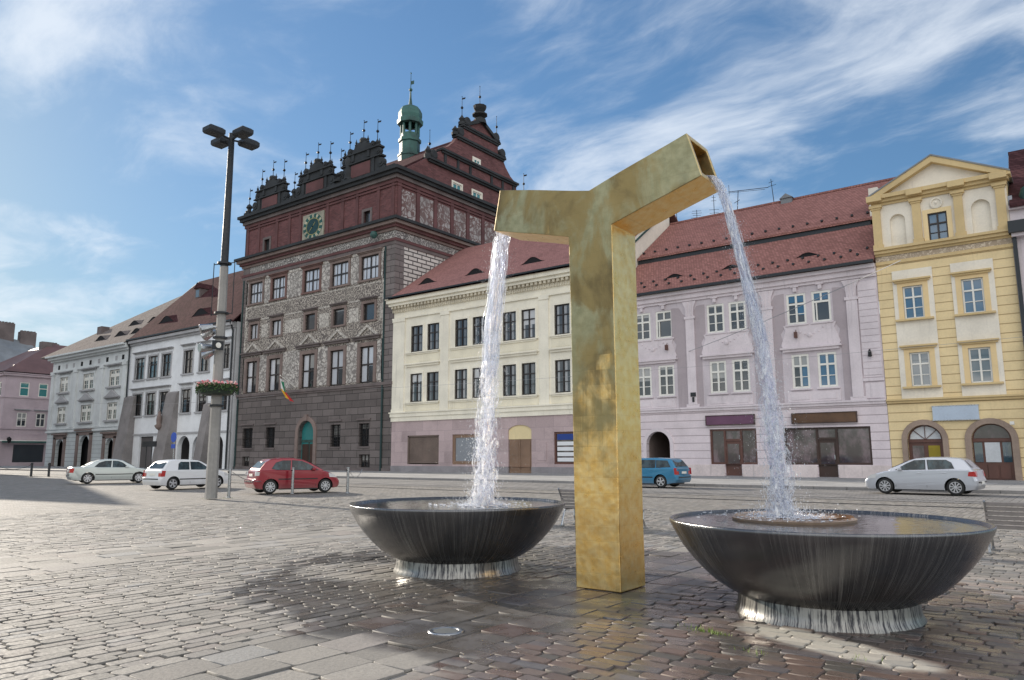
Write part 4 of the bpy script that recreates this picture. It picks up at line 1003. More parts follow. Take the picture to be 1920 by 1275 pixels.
            m.box(c-.92, c-.5, .21, .26, 1.15, 2.3, k=4).box(c-.38, c+.38, .21, .26, 1.15, 2.3, k=1).box(c+.5, c+.92, .21, .26, 1.15, 2.3, k=4)
            for x in (-.85, -.3, .3): m.box(c+x, c+x+.5, .2, .26, .2, 1.0, k=0)
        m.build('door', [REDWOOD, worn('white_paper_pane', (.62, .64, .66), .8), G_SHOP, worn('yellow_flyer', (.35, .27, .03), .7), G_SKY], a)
    m = MB(T); m.box(-7.25, -4.83, -.16, .0, 3.68, 4.5, k=0); m.box(-7.29, -4.79, -.18, .0, 4.5, 4.55, k=1).box(-7.29, -4.79, -.18, .0, 3.63, 3.68, k=1); m.build('shop_sign', [worn('pale_blue_sign', (.48, .56, .66), .85, streak=.5), STEEL], h)
    m = MB(T); m.tube((-3.2, -.1, 3.3), (-3.2, -.5, 3.35), .03); m.box(-3.3, -3.1, -1.0, -.45, 3.28, 3.46); m.build('camera', WHITEWOOD, h)
    m = MB(T); m.box(-2.26, -2.06, -.3, -.05, 0, 14.6).box(-2.4, -1.2, -.75, -.05, 14.5, 15.2); m.build('drainpipe', GUTTER, h)


yellow_house()


# ------------------------------------------------------------------ neighbour at the right edge of the photograph
def corner_neighbour():
    U0, U1 = -2.28, 9.5; T = FRONT
    h = thing('mauve_house', 'pale mauve house with dark tiled roof cut off beside the yellow house', 'house', (3, FV, 0))
    m = MB(T); hs = [(u, u+1.2, z, z+2.2) for u in (.2, 2.9, 5.6) for z in (5.8, 10.2)]; wall(m, U0, U1, 0, 16.1, hs, .2); m.build('wall', PINK_L, h)
    m = MB(T); m.box(U0, U1, -.5, .2, 14.3, 14.7).box(U0, U1, -.3, .2, 16.0, 16.25).box(U0, U1, -.2, .2, 4.8, 5.1); m.build('cornice', PINK_L, h)
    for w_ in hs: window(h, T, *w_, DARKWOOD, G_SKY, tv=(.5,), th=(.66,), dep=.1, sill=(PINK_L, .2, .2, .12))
    m = MB(); roof_slab(m, [(U0+.05, FV-.4, 16.25), (U1, FV-.4, 16.25), (U1, FV+6.5, 21.9), (U0+.05, FV+6.5, 21.9)]); roof_slab(m, [(U0, FV+6.5, 21.9), (U1, FV+6.5, 21.9), (U1, FV+13, 16.2), (U0, FV+13, 16.2)]); m.build('roof', TILE_D, h)
    m = MB(T); m.box(U0-.02, U0+.2, .2, 12.5, 0, 17); m.ext([(.2, 16.2), (12.5, 16.2), (6.4, 21.6)], 'x', U0, U0+.2); m.build('gable_wall', worn('bluish_gable', (.5, .53, .6), .8), h)
    m = MB(T); m.lathe([(.55, 0), (.55, .5), (.4, .9), (.0, 1.05)], (-1.2, .45, 16.5), 10); m.build('dormer', COPPER, h, smooth=True)


corner_neighbour()


# ------------------------------------------------------------------ white house left of the town hall
def white_house():
    U0, U1 = -110.2, -83.3; T = FRONT
    h = thing('white_house', 'bluish white house with dark windows, stone buttresses and an old dark red roof', 'house', (-97, FV, 0))
    xs = [(-108.2, -105.6), (-104.4, -101.95), (-100.75, -98.38), (-95.0, -92.78), (-91.05, -88.87), (-86.0, -84.15)]
    m = MB(T); hs = [(a, b, z0, z1) for a, b in xs for z0, z1 in ((12.52, 15.64), (7.34, 10.42))]; wall(m, U0, U1, 4.6, 18.4, hs, .3); m.build('wall', BLUEWHITE, h)
    arches = [(-101.3, -98.3, 0, 4.3, 'arch'), (-95.3, -92.3, 0, 4.3, 'arch'), (-91.6, -88.6, 0, 4.3, 'arch'), (-87.4, -84.6, 0, 4.3, 'arch')]
    m = MB(T); wall(m, U0, U1, 0, 4.6, arches+[(-105.5, -101.75, 0, 4.4)], .6); m.build('arcade_wall', BLUEWHITE, h)
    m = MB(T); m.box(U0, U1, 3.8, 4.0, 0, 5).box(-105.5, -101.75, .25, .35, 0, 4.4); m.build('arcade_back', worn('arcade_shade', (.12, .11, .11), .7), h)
    for a, b, z0, z1 in hs:
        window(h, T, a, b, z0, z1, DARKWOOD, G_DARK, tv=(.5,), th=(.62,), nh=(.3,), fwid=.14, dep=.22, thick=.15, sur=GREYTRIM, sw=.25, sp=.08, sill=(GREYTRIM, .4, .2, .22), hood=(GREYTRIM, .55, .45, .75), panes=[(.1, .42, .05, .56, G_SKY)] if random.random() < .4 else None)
    m = MB(T); m.box(U0, U1, -.12, .2, 4.55, 4.8).box(U0, U1, -.3, .2, 17.6, 17.9).box(U0, U1, -.6, .2, 17.9, 18.3).box(-83.9, -83.35, -.08, .2, 0, 17.6); m.build('cornice', GREYTRIM, h)
    def buttress(u0, u1, z, d):
        m = MB(T); m.add([(u0, 0, z), (u1, 0, z), (u1-.0, -d, .0), (u0, -d, 0), (u0, .1, 0), (u1, .1, 0), (u0, -.35, z-.25), (u1, -.35, z-.25)],
                         [(0, 1, 7, 6), (6, 7, 2, 3), (0, 6, 3, 4), (1, 5, 2, 7)]); m.build('buttress', worn('grey_buttress_stone', (.27, .25, .245), .65, streak=.5), h)
    buttress(-110.2, -107.3, 10.3, 1.6); buttress(-98.4, -95.7, 10.3, 1.9); buttress(-89.0, -87.3, 8.4, 1.5)
    m = MB(T); m.lathe([(.0, 0), (.35, .25), (.55, .6), (.3, .8), (.36, 1.4), (.28, 1.9), (.18, 2.1), (.2, 2.4), (.02, 2.6)], (-98.2, -1.2, 5.1), 10); m.build('shrine_figure', STONE_B, h, smooth=True)
    m = MB(T); m.path([(-109.9, -.75, 18.4), (-109.9, -.25, 17.4), (-109.9, -.2, 9.)], .12).path([(-83.5, -.7, 18.4), (-83.5, -.22, 17.2), (-83.5, -.2, 0)], .1); m.box(U0, U1, -.78, -.58, 18.35, 18.55); m.build('gutter', GUTTER, h)
    z = lambda v: 18.45+(v-FV+.6)*1.02
    m = MB(); RV = 62.2; roof_slab(m, [(U0, FV-.6, z(FV-.6)), (U1+.4, FV-.6, z(FV-.6)), (U1+.4, RV, z(RV)), (U0, RV, z(RV))]); roof_slab(m, [(U0, RV, z(RV)), (U1, RV, z(RV)), (U1, RV+10, 18.4), (U0, RV+10, 18.4)]); m.build('roof', TILE_D, h)
    m = MB(); m.ext([(FV-.6, 18.3), (RV, z(RV)+.02), (RV+10, 18.4)], 'x', U0-.15, U0+.1); m.build('gable_wall', worn('pale_gable', (.5, .49, .46), .8), h)
    def dormer(u, v, wd, hh):
        m = MB(); zb = z(v)-.1
        m.box(u-wd/2, u+wd/2, v, v+hh*1.1, zb, zb+hh, k=0); m.ext([(u-wd/2-.15, zb+hh), (u+wd/2+.15, zb+hh), (u, zb+hh*1.6)], 'y', v-.2, v+hh*1.6, k=1); m.box(u-wd*.3, u+wd*.3, v-.02, v, zb+.2, zb+hh*.85, k=2)
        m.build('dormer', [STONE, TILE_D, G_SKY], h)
    dormer(-103.0, 58., 1.4, 1.5)
    for u, w_ in ((-103.6, 5.), (-94.6, 5.)): eyebrow(h, u, FV+1.6, z(FV+1.6), w_, 1.0, TILE_D, 1.02)
    m = MB(); m.quad((U0, FV+.2, 0), (U0, 72, 0), (U0, 72, 18.4), (U0, FV+.2, 18.4)); m.quad((U1, FV+.2, 0), (U1, 72, 0), (U1, 72, 18.4), (U1, FV+.2, 18.4)); m.build('rear_wall', BLUEWHITE, h)


white_house()


def grey_house():
    U0, U1 = -136.6, -110.2; T = FRONT
    h = thing('grey_house', 'grey green stucco house with rusticated ground storey and a pale hipped roof', 'house', (-123, FV, 0))
    xs = [(-133.3, -129.9), (-124.85, -120.95), (-116.1, -112.6)]
    m = MB(T); hs = [(a+.15, b-.15, 12.0, 14.5) for a, b in xs]+[(a+.2, b-.2, 7.0, 9.6) for a, b in xs]; wall(m, U0, U1, 5.6, 17.9, hs, .25); m.build('wall', GREYPLASTER, h)
    ds = [(-132.9, -130.0, 0, 4.4, 'arch'), (-124.6, -120.9, 0, 4.9, 'arch'), (-115.7, -113.1, 0, 4.3, 'arch')]
    m = MB(T); wall(m, U0, U1, 0, 5.6, ds, .5); m.build('ground_storey', grooved('grooved_grey_plaster', (.60, .64, .64), (.30, .32, .33), .62), h)
    m = MB(T); m.box(U0, U1, 1.2, 1.3, 0, 5.2); m.build('door_recess', VOID, h)
    for a, b, c, d, *_ in ds:
        m = MB(T); m.box(a-.85, a-.02, -.14, .1, 0, d+.3).box(b+.02, b+.85, -.14, .1, 0, d+.3).box(a-.85, b+.85, -.14, .1, d+.05, d+.7).box(a-1.1, b+1.1, -.4, .1, d+.7, d+.95); m.build('door_surround', STONE_B, h)
    for i, (a, b, c, d) in enumerate(hs):
        o = window(h, T, a, b, c, d, WHITEWOOD, G_DARK, tv=(.5,), nv=(.25, .75), th=(.68,), nh=(.34,), fwid=.2, dep=.12, thick=.5, sur=GREYPLASTER, sw=.3, sp=.12, sill=(GREYTRIM, .6, .3, .25), hood=(GREYTRIM, .7, .5, .7))
        if i > 2:
            m = MB(T); cc = (a+b)/2; m.ext([(cc-2.2, 10.45), (cc+2.2, 10.45), (cc+1.2, 10.85), (cc, 11.5), (cc-1.2, 10.85)], 'y', -.4, .05); m.build('pediment', GREYTRIM, o)
    m = MB(T)
    for z0, z1, p in ((5.5, 5.8, .3), (6.0, 6.2, .15), (15.4, 15.6, .3), (17.2, 17.5, .4), (17.5, 17.9, .8), (17.9, 18.15, 1.2)): m.box(U0-p*.5, U1, -p, .2, z0, z1)
    for u in (-136, -127.4, -118.4, -111.2): m.box(u-.5, u+.5, -.2, .1, 6.2, 15.4).box(u-.65, u+.65, -.3, .1, 15.0, 15.4)
    m.build('cornice', GREYPLASTER, h)
    m = MB(T)
    for u in (-134.2, -131.3, -128.7, -125.8, -122.8, -119.9, -117.2, -114.3, -112.2): m.box(u-.35, u+.35, -.03, .1, 15.9, 16.6, k=int(u*10) % 2)
    m.build('attic_vents', [VOID, GREYTRIM], h)
    e = 18.2; a = (-139.5, 51.2); s = .73; R1 = 66.8; zr = e+(R1-a[1])*s
    m = MB(); roof_slab(m, [(a[0], a[1], e), (U1, a[1], e), (U1, R1, zr), (a[0]+15.6, R1, zr)]); roof_slab(m, [(a[0], a[1], e), (a[0]+15.6, R1, zr), (a[0], 82.4, e)]); roof_slab(m, [(U1, R1, zr), (U1, 82, e), (a[0], 82.4, e), (a[0]+15.6, R1, zr)]); m.build('roof', TILE_G, h)
    for u, v in ((-123.4, 53.6), (-117.3, 53.8), (-120.2, 57.2), (-113.4, 56.9), (-111.8, 53.6)): eyebrow(h, u, v, e+(v-a[1])*s+.05, 4.2, .75, TILE_G, .73)
    m = MB(); m.quad((U0, FV, 0), (U0, 80, 0), (U0, 80, 18), (U0, FV, 18)).quad((U0, 80, 0), (U1, 80, 0), (U1, 80, 18), (U0, 80, 18)); m.build('side_wall', GREYPLASTER, h)
    m = MB(); m.box(-131.5, -129.9, 56.5, 57.8, 21.3, 23.4); m.build('chimney', STONE, h)


grey_house()


def lilac_house():
    X0 = -150.; V0, V1 = 49.9, 74.; T = plane_x(X0)
    h = thing('lilac_house', 'dusty lilac corner house with brown hipped roof and a shop awning', 'house', (X0, 60, 0))
    ws = [(v, v+1.55, z, z+2.5) for v in (52.2, 55.25, 58.6) for z in (12.36, 6.96)]
    m = MB(T); wall(m, V0, V1, 0, 16.3, ws+[(52.1, 57.0, .7, 3.8)], .25); m.build('wall', LILAC, h)
    T2 = lambda u, d, z: (u, V0+d, z); w2 = [(u, u+1.5, z, z+2.5) for u in (-153.2, -157., -161.) for z in (12.36, 6.96)]
    m = MB(T2); wall(m, X0-20, X0, 0, 16.3, w2, .25); m.build('wall', LILAC, h)
    for w_ in ws: window(h, T, *w_, WHITEWOOD, G_TEAL if w_[2] > 10 else G_DARK, tv=(.5,) if w_[2] < 10 else (), th=(.6,), dep=.12, fwid=.16, thick=.14, hood=None if w_[2] > 10 else (GREYTRIM, .5, .35, .5))
    for w_ in w2: window(h, T2, *w_, WHITEWOOD, G_DARK, tv=(.5,), th=(.6,), dep=.12, fwid=.16, thick=.14)
    m = MB(T)
    for z0, z1, p in ((12.0, 12.2, .12), (6.5, 6.7, .15), (15.9, 16.3, .4), (16.3, 16.6, .6)): m.box(V0-p, V1, -p, .1, z0, z1)
    m.T = T2
    for z0, z1, p in ((12.0, 12.2, .12), (6.5, 6.7, .15), (15.9, 16.3, .4), (16.3, 16.6, .6)): m.box(X0-20, X0, -p, .1, z0, z1)
    m.build('cornice', LILAC, h)
    m = MB(T); m.box(52.1, 57, .15, .22, .7, 3.8, k=0); m.box(49.9, 57.4, -1.1, .0, 4.35, 4.55, k=1).box(49.9, 57.4, -.25, .0, 4.55, 5.3, k=2).box(49.9, 57.4, -1.13, -1.09, 4.1, 4.4, k=3); m.build('shop_awning', [G_DARK, WHITEWOOD, LILAC, COPPER], h)
    m = MB(); e = 16.6; c = (-157.5, 59.5, 23.2); c2 = (-157.5, 70, 23.2)
    roof_slab(m, [(X0+.6, V0-.6, e), (X0+.6, V1, e), c2, c]); roof_slab(m, [(X0-20, V0-.6, e), (X0+.6, V0-.6, e), c, (-165, 59.5, 23.2)]); m.build('roof', worn('brown_tile_roof', (.16, .09, .085), .7, rough=.6), h)
    m = MB(); m.box(-158.2, -156.8, 57.6, 59.4, 21.0, 23.5); m.box(-157.2, -156.2, 66, 67.4, 22, 24.); m.build('chimney', STONE, h)
    m = MB(T); m.lathe([(.0, 0), (.3, .2), (.4, .8), (.1, 1.1)], (51.0, -1.0, 4.0), 8); m.tube((51.0, 0, 4.9), (51.0, -1.0, 5.1), .06); m.build('wall_lamp', IRON, h)


lilac_house()


def grey_roofed_block():
    h = thing('grey_roofed_block', 'tall block with grey sheet roof and broad chimneys behind the lilac house', 'house', (-176, 60, 0))
    m = MB(); m.box(-190, -172, 46, 66, 0, 20); m.build('wall', LILAC, h)
    m = MB(); roof_slab(m, [(-171, 45, 20), (-171, 67, 20), (-177, 62.5, 25.7), (-177, 50, 27.6)]); roof_slab(m, [(-190, 45, 20), (-171, 45, 20), (-177, 50, 27.6), (-190, 50, 27.6)]); m.build('roof', SLATE, h)
    for a, b, c, d in ((54.0, 59.4, 24.5, 29.3), (60.6, 63.6, 22, 27.9), (65.0, 68.2, 20, 26.)):
        m = MB(); m.box(-178, -176.4, a, b, c, d); k = a+.2
        while k < b-.3: m.box(-177.6, -176.9, k, k+.35, d, d+.3); k += .6
        m.build('chimney', STONE, h)


grey_roofed_block()


# the big church in the middle of the square stands outside the photograph; its shadow falls into it
def church():
    h = thing('church', 'great stone church with steep roof in the middle of the square', 'church', (-112, 10, 0))
    m = MB(); m.box(-150, -101, 11.5, 28.5, 0, 14); m.build('wall', STONE_B, h)
    m = MB(); m.ext([(11., 14), (29., 14), (20., 27)], 'x', -150, -101.5); m.build('roof', SLATE, h)
    for x in range(-146, -103, 8):
        m = MB(); m.box(x, x+1.4, 28.5, 30.4, 0, 12); m.build('buttress', STONE_B, h)


church()


# ------------------------------------------------------------------ fountain
FU, FVV = -4.82, 8.34
BRASS = mat('patinated_brass', (.5, .34, .09), .38, .85); n, b = nodes(BRASS)
o_ = n.n('TexCoord').outputs['Object']; x, y, z = n.xyz(o_)
nrm = n.xyz(n.n('NewGeometry').outputs['Normal'])
big = n.noise(n.map(o_, (1, 1, .75)), 1.5, 6, .58, .6); fine = n.noise(o_, 9, 5, .6); drip = n.noise(n.map(o_, (3, 3, .35)), 1.6, 5, .6)
# soldered sheets about a hand wide
bx = n.n('TexBrick', ins={'Vector': n.comb(n.math('ADD', x, y), z), 'Color1': (1, 1, 1), 'Color2': (0, 0, 0), 'Mortar': (.5, .5, .5), 'Scale': 1., 'Mortar Size': .004, 'Brick Width': .21, 'Row Height': .19}, offset=.35)
patina = n.math('ADD', n.math('MULTIPLY', big, .75), n.math('MULTIPLY', drip, .3))
patina = n.math('ADD', patina, n.math('MULTIPLY', n.math('SUBTRACT', bx.outputs[0], .5), .06))
# patina grows with height on the square side, thinner on the other faces
square_side = n.ramp(nrm[1], -.3, -.8); high = n.ramp(z, 1.0, 3.8)
patina = n.math('ADD', patina, n.math('MULTIPLY', n.math('MULTIPLY', square_side, high), .24))
patina = n.math('SUBTRACT', patina, n.math('MULTIPLY', n.math('SUBTRACT', 1., square_side), .12))
f1 = n.ramp(patina, .52, .70)
gold = n.mix(n.ramp(fine, .3, .7), (.90, .55, .17), (.96, .69, .31))
brown = n.mix(n.ramp(big, .35, .6), (.17, .125, .055), (.33, .245, .10))
green = n.mix(n.ramp(fine, .3, .7), (.31, .30, .17), (.43, .41, .25))
c = n.mix(f1, gold, brown)
gm = n.math('MULTIPLY', n.ramp(n.noise(n.map(o_, (1, 1, .6), loc=(5, 2, 1)), 1.9, 5, .6, .5), .44, .62), n.math('MULTIPLY', n.math('ADD', .15, n.math('MULTIPLY', high, .85)), square_side))
c = n.mix(n.math('MULTIPLY', gm, .85), c, green)
c = n.mix(n.math('MULTIPLY', bx.outputs[1], .07), c, (.12, .085, .035))
n.set(b.inputs['Base Color'], c)
n.set(b.inputs['Metallic'], n.mix(f1, (.92,)*3, (.72,)*3))
n.set(b.inputs['Roughness'], n.math('ADD', n.mix(f1, (.30,)*3, (.46,)*3), n.math('MULTIPLY', n.math('SUBTRACT', fine, .5), .16)))
hh = n.math('ADD', n.math('MULTIPLY', n.noise(o_, 2.0, 3), 1.4), n.math('ADD', n.math('MULTIPLY', fine, .06), n.math('MULTIPLY', bx.outputs[1], -.03)))
bump(n, b, hh, .25, .06)


def spout():
    Y0, Y1 = 8.03, 8.655
    t = thing('golden_fountain_column', 'gold coloured Y shaped fountain column with two hollow arms pouring water into dark bowls', 'fountain', (FU, FVV, 0))
    # outline of the square side, clockwise from the left mouth
    P = [(-6.33, 5.37), (-6.43, 4.78), (-5.17, 4.46), (-5.135, 0.), (-4.51, 0.), (-4.52, 4.5), (-3.29, 4.86), (-3.46, 5.44), (-4.85, 5.03)]
    m = MB()
    def side(a, b, k):                       # a face strip with slight unevenness of hand-bent sheet
        N = k
        for i in range(N):
            q0 = tuple(a[j]+(b[j]-a[j])*i/N for j in (0, 1)); q1 = tuple(a[j]+(b[j]-a[j])*(i+1)/N for j in (0, 1))
            m.quad((q0[0], Y0, q0[1]), (q1[0], Y0, q1[1]), (q1[0], Y1, q1[1]), (q0[0], Y1, q0[1]))
    for i in range(9):
        if i in (0, 6): continue              # the two mouths stay open
        side(P[i], P[(i+1) % 9], 1)
    for y in (Y0, Y1):
        for idx in ((8, 0, 1, 2), (8, 2, 5), (8, 5, 6, 7), (2, 3, 4, 5)): m.quad(*[(P[i][0], y, P[i][1]) for i in idx])
    w_ = .065
    for a, b, dirv in ((P[0], P[1], (1, -.28)), (P[7], P[6], (-1, -.28))):
        dx, dz = (b[0]-a[0]), (b[1]-a[1]); L = math.hypot(dx, dz); ex = (dx/L, dz/L)
        A = lambda s, y, d: (a[0]+ex[0]*s+dirv[0]*d, y, a[1]+ex[1]*s+dirv[1]*d)
        s0, s1, y0, y1 = w_, L-w_, Y0+w_, Y1-w_
        m.quad(A(0, Y0, 0), A(0, Y1, 0), A(s0, y1, 0), A(s0, y0, 0)).quad(A(L, Y0, 0), A(L, Y1, 0), A(s1, y1, 0), A(s1, y0, 0))
        m.quad(A(0, Y0, 0), A(L, Y0, 0), A(s1, y0, 0), A(s0, y0, 0)).quad(A(0, Y1, 0), A(L, Y1, 0), A(s1, y1, 0), A(s0, y1, 0))
        D = 1.15
        m.quad(A(s0, y0, 0), A(s0, y1, 0), A(s0, y1, D), A(s0, y0, D)).quad(A(s1, y0, 0), A(s1, y1, 0), A(s1, y1, D), A(s1, y0, D))
        m.quad(A(s0, y0, 0), A(s1, y0, 0), A(s1, y0, D), A(s0, y0, D)).quad(A(s0, y1, 0), A(s1, y1, 0), A(s1, y1, D), A(s0, y1, D))
        m.quad(A(s0, y0, D), A(s1, y0, D), A(s1, y1, D), A(s0, y1, D))
    import bmesh
    ob = m.build('column_body', BRASS, t)
    bm = bmesh.new(); bm.from_mesh(ob.data); bmesh.ops.remove_doubles(bm, verts=bm.verts, dist=.0005)
    bmesh.ops.triangulate(bm, faces=[f for f in bm.faces if len(f.verts) > 4]); bmesh.ops.subdivide_edges(bm, edges=bm.edges[:], cuts=5, use_grid_fill=True)
    from mathutils import noise as mn
    for v in bm.verts:
        q = v.co*1.7; a = .009*min(1, max(0, v.co.z)/.3)
        v.co += Vector((mn.noise(q+Vector((9, 0, 0))), mn.noise(q+Vector((0, 7, 3))), mn.noise(q+Vector((2, 5, 11)))))*a
    bmesh.ops.recalc_face_normals(bm, faces=bm.faces); bm.to_mesh(ob.data); bm.free()
    bv = ob.modifiers.new('bevel', 'BEVEL'); bv.width = .012; bv.segments = 2; bv.limit_method = 'ANGLE'


spout()

BOWLM = mat('dark_wet_bowl_metal', (.1, .1, .1), .2, .85); n, b = nodes(BOWLM)
o_ = n.n('TexCoord').outputs['Object']; x, y, z = n.xyz(o_)
ang = n.math('ARCTAN2', y, x)
st = n.noise(n.comb(n.math('MULTIPLY', ang, 55.), n.math('MULTIPLY', z, .55), 0.), 1.0, 5, .65); st2 = n.noise(n.comb(n.math('MULTIPLY', ang, 130.), n.math('MULTIPLY', z, .8), 3.), 1.0, 3, .7)
lime_or_sunpatch = n.math('MULTIPLY', n.math('MAXIMUM', n.ramp(st, .48, .74), n.math('MULTIPLY', n.ramp(st2, .46, .72), .8)), n.ramp(n.noise(o_, 1.1, 3), .34, .66))
n.set(b.inputs['Base Color'], n.mix(n.math('MULTIPLY', lime_or_sunpatch, .38), n.mix(n.noise(o_, 1.6, 4), (.085, .088, .097), (.17, .172, .18)), (.42, .41, .385)))
n.set(b.inputs['Metallic'], n.mix(lime_or_sunpatch, (.85,)*3, (.45,)*3))
n.set(b.inputs['Roughness'], n.mix(lime_or_sunpatch, (.17,)*3, (.42,)*3))
bump(n, b, n.math('ADD', st, n.math('MULTIPLY', st2, .7)), .28, .012)
FOOTM = mat('wet_steel_foot', (.5, .5, .5), .15, .95); n, b = nodes(FOOTM)
o_ = n.n('TexCoord').outputs['Object']; x, y, z = n.xyz(o_); ang = n.math('ARCTAN2', y, x)
st = n.noise(n.comb(n.math('MULTIPLY', ang, 22.), n.math('MULTIPLY', z, 2.), 0.), 1.4, 4, .7)
n.set(b.inputs['Base Color'], n.mix(n.ramp(st, .45, .6), (.27, .265, .25), (.045, .045, .05))); bump(n, b, st, .3, .015); b.inputs['Roughness'].default_value = .36
WATER = mat('pool_water', (.03, .035, .04), .03, 0., .5); n, b = nodes(WATER); o_ = n.n('TexCoord').outputs['Object']
b.inputs['IOR'].default_value = 1.5
x, y, z = n.xyz(o_); rr = n.math('SQRT', n.math('ADD', n.math('MULTIPLY', x, x), n.math('MULTIPLY', y, y)))
bump(n, b, n.math('ADD', n.noise(o_, 16, 3), n.math('MULTIPLY', n.n('TexWave', ins={'Vector': o_, 'Scale': 2.2, 'Distortion': 5., 'Detail': 3}, wave_type='RINGS', rings_direction='Z').outputs[1], .5)), .10, .02)
FOAM = mat('water_foam', (.86, .88, .90), .5); n, b = nodes(FOAM); b.inputs['Subsurface Weight'].default_value = .0


def water_mat(name, clear, col, lace=False):
    m = bpy.data.materials.new(name); m.use_nodes = True; nt = m.node_tree; nt.nodes.remove(nt.nodes['Principled BSDF']); n = NT(nt)
    tr = n.n('BsdfTransparent', ins={0: (.96, .97, 1.)}); df = n.n('BsdfDiffuse', ins={0: col}); tl = n.n('BsdfTranslucent', ins={0: col}); gl = n.n('BsdfGlossy', ins={0: (.95, .97, 1.), 1: .12})
    s1 = n.n('MixShader', ins={0: .5}); nt.links.new(df.outputs[0], s1.inputs[1]); nt.links.new(tl.outputs[0], s1.inputs[2])
    s2 = n.n('MixShader', ins={0: .10 if lace else .35}); nt.links.new(s1.outputs[0], s2.inputs[1]); nt.links.new(gl.outputs[0], s2.inputs[2])
    if lace:                                  # long threads near the mouth, torn foam lower down
        o = n.n('TexCoord').outputs['Object']; x, y, z = n.xyz(o); low = n.ramp(z, 3.3, .6)
        th = n.noise(n.map(o, (42, 42, 1.3)), 1., 6, .68); tn = n.noise(n.map(o, (19, 19, 8.5)), 1., 7, .72, .5)
        v = n.mix(low, n.comb(th, th, th), n.comb(tn, tn, tn)); v = n.n('SeparateColor', ins={0: v}).outputs[0]
        clear = n.ramp(v, .47, .65, .99, .10)
        for sh in (df, tl, gl): n.set(sh.inputs['Normal'], n.n('Bump', ins={'Height': v, 'Strength': .35, 'Distance': .02}))
    s3 = n.n('MixShader', ins={0: clear}); nt.links.new(s2.outputs[0], s3.inputs[1]); nt.links.new(tr.outputs[0], s3.inputs[2])
    nt.links.new(s3.outputs[0], nt.nodes['Material Output'].inputs[0]); return m


W_STRAND = water_mat('white_water_strands', .25, (.90, .92, .95)); W_SHEET = water_mat('clear_water_sheet', .80, (.75, .82, .92)); W_LACE = water_mat('lacy_white_water', .5, (.97, .97, .97), True); W_MIST = water_mat('fine_spray', .55, (.92, .94, .97))


def bowl(u, v, label, grate):
    t = thing('fountain_bowl', label, 'fountain bowl', (u, v, 0), 'dark bowls of the fountain')
    RR, ZR, ZB = 1.555, .935, .135
    out = [(RR, ZR), (1.553, .90), (1.515, .82), (1.43, .67), (1.335, .545), (1.22, .42), (1.105, .315), (.98, .235), (.88, .185), (.78, .155), (.5, .14)]
    prof = [(1.18, ZR-.16), (1.42, ZR-.12), (1.50, ZR-.045), (RR-.035, ZR-.004), (RR-.01, ZR), (RR, ZR-.008)]+out[1:]
    m = MB(); m.lathe(prof, (u, v, 0), 96); ob = m.build('basin', BOWLM, t, smooth=True)
    m = MB(); m.lathe([(.865, .19), (.873, .1), (.885, .04), (.91, .0), (.91, -.05)], (u, v, 0), 72); m.build('foot', FOOTM, t, smooth=True)
    m = MB(); N = 96
    m.lathe([(.005, ZR-.028), (.5, ZR-.028), (1.0, ZR-.028), (1.3, ZR-.028), (1.505, ZR-.028)], (u, v, 0), N); wt = m.build('water', WATER, t, smooth=True)
    if grate:
        m = MB(); cu, cv = u-.32, v+.12
        m.lathe([(.62, -.06), (.64, -.005), (.60, .005), (.56, -.005), (.0, -.005)], (cu, cv, ZR), 64)
        for i in range(72):
            a = 2*PI*i/72; m.add([(cu+r*math.cos(a+d), cv+r*math.sin(a+d), ZR+z) for r, d, z in ((.46, 0, .012), (.6, .03, .022), (.61, .06, .012), (.47, .035, .006))], [(0, 1, 2, 3)])
        m.build('grate', worn('copper_grate', (.52, .38, .28), .7, rough=.4, metal=.5), t)
    return t


bowl(-7.33, 8.32, 'dark round fountain bowl holding water and foam but no grate', False)
bowl(-2.28, 8.33, 'dark round fountain bowl with a round copper grate in its water', True)


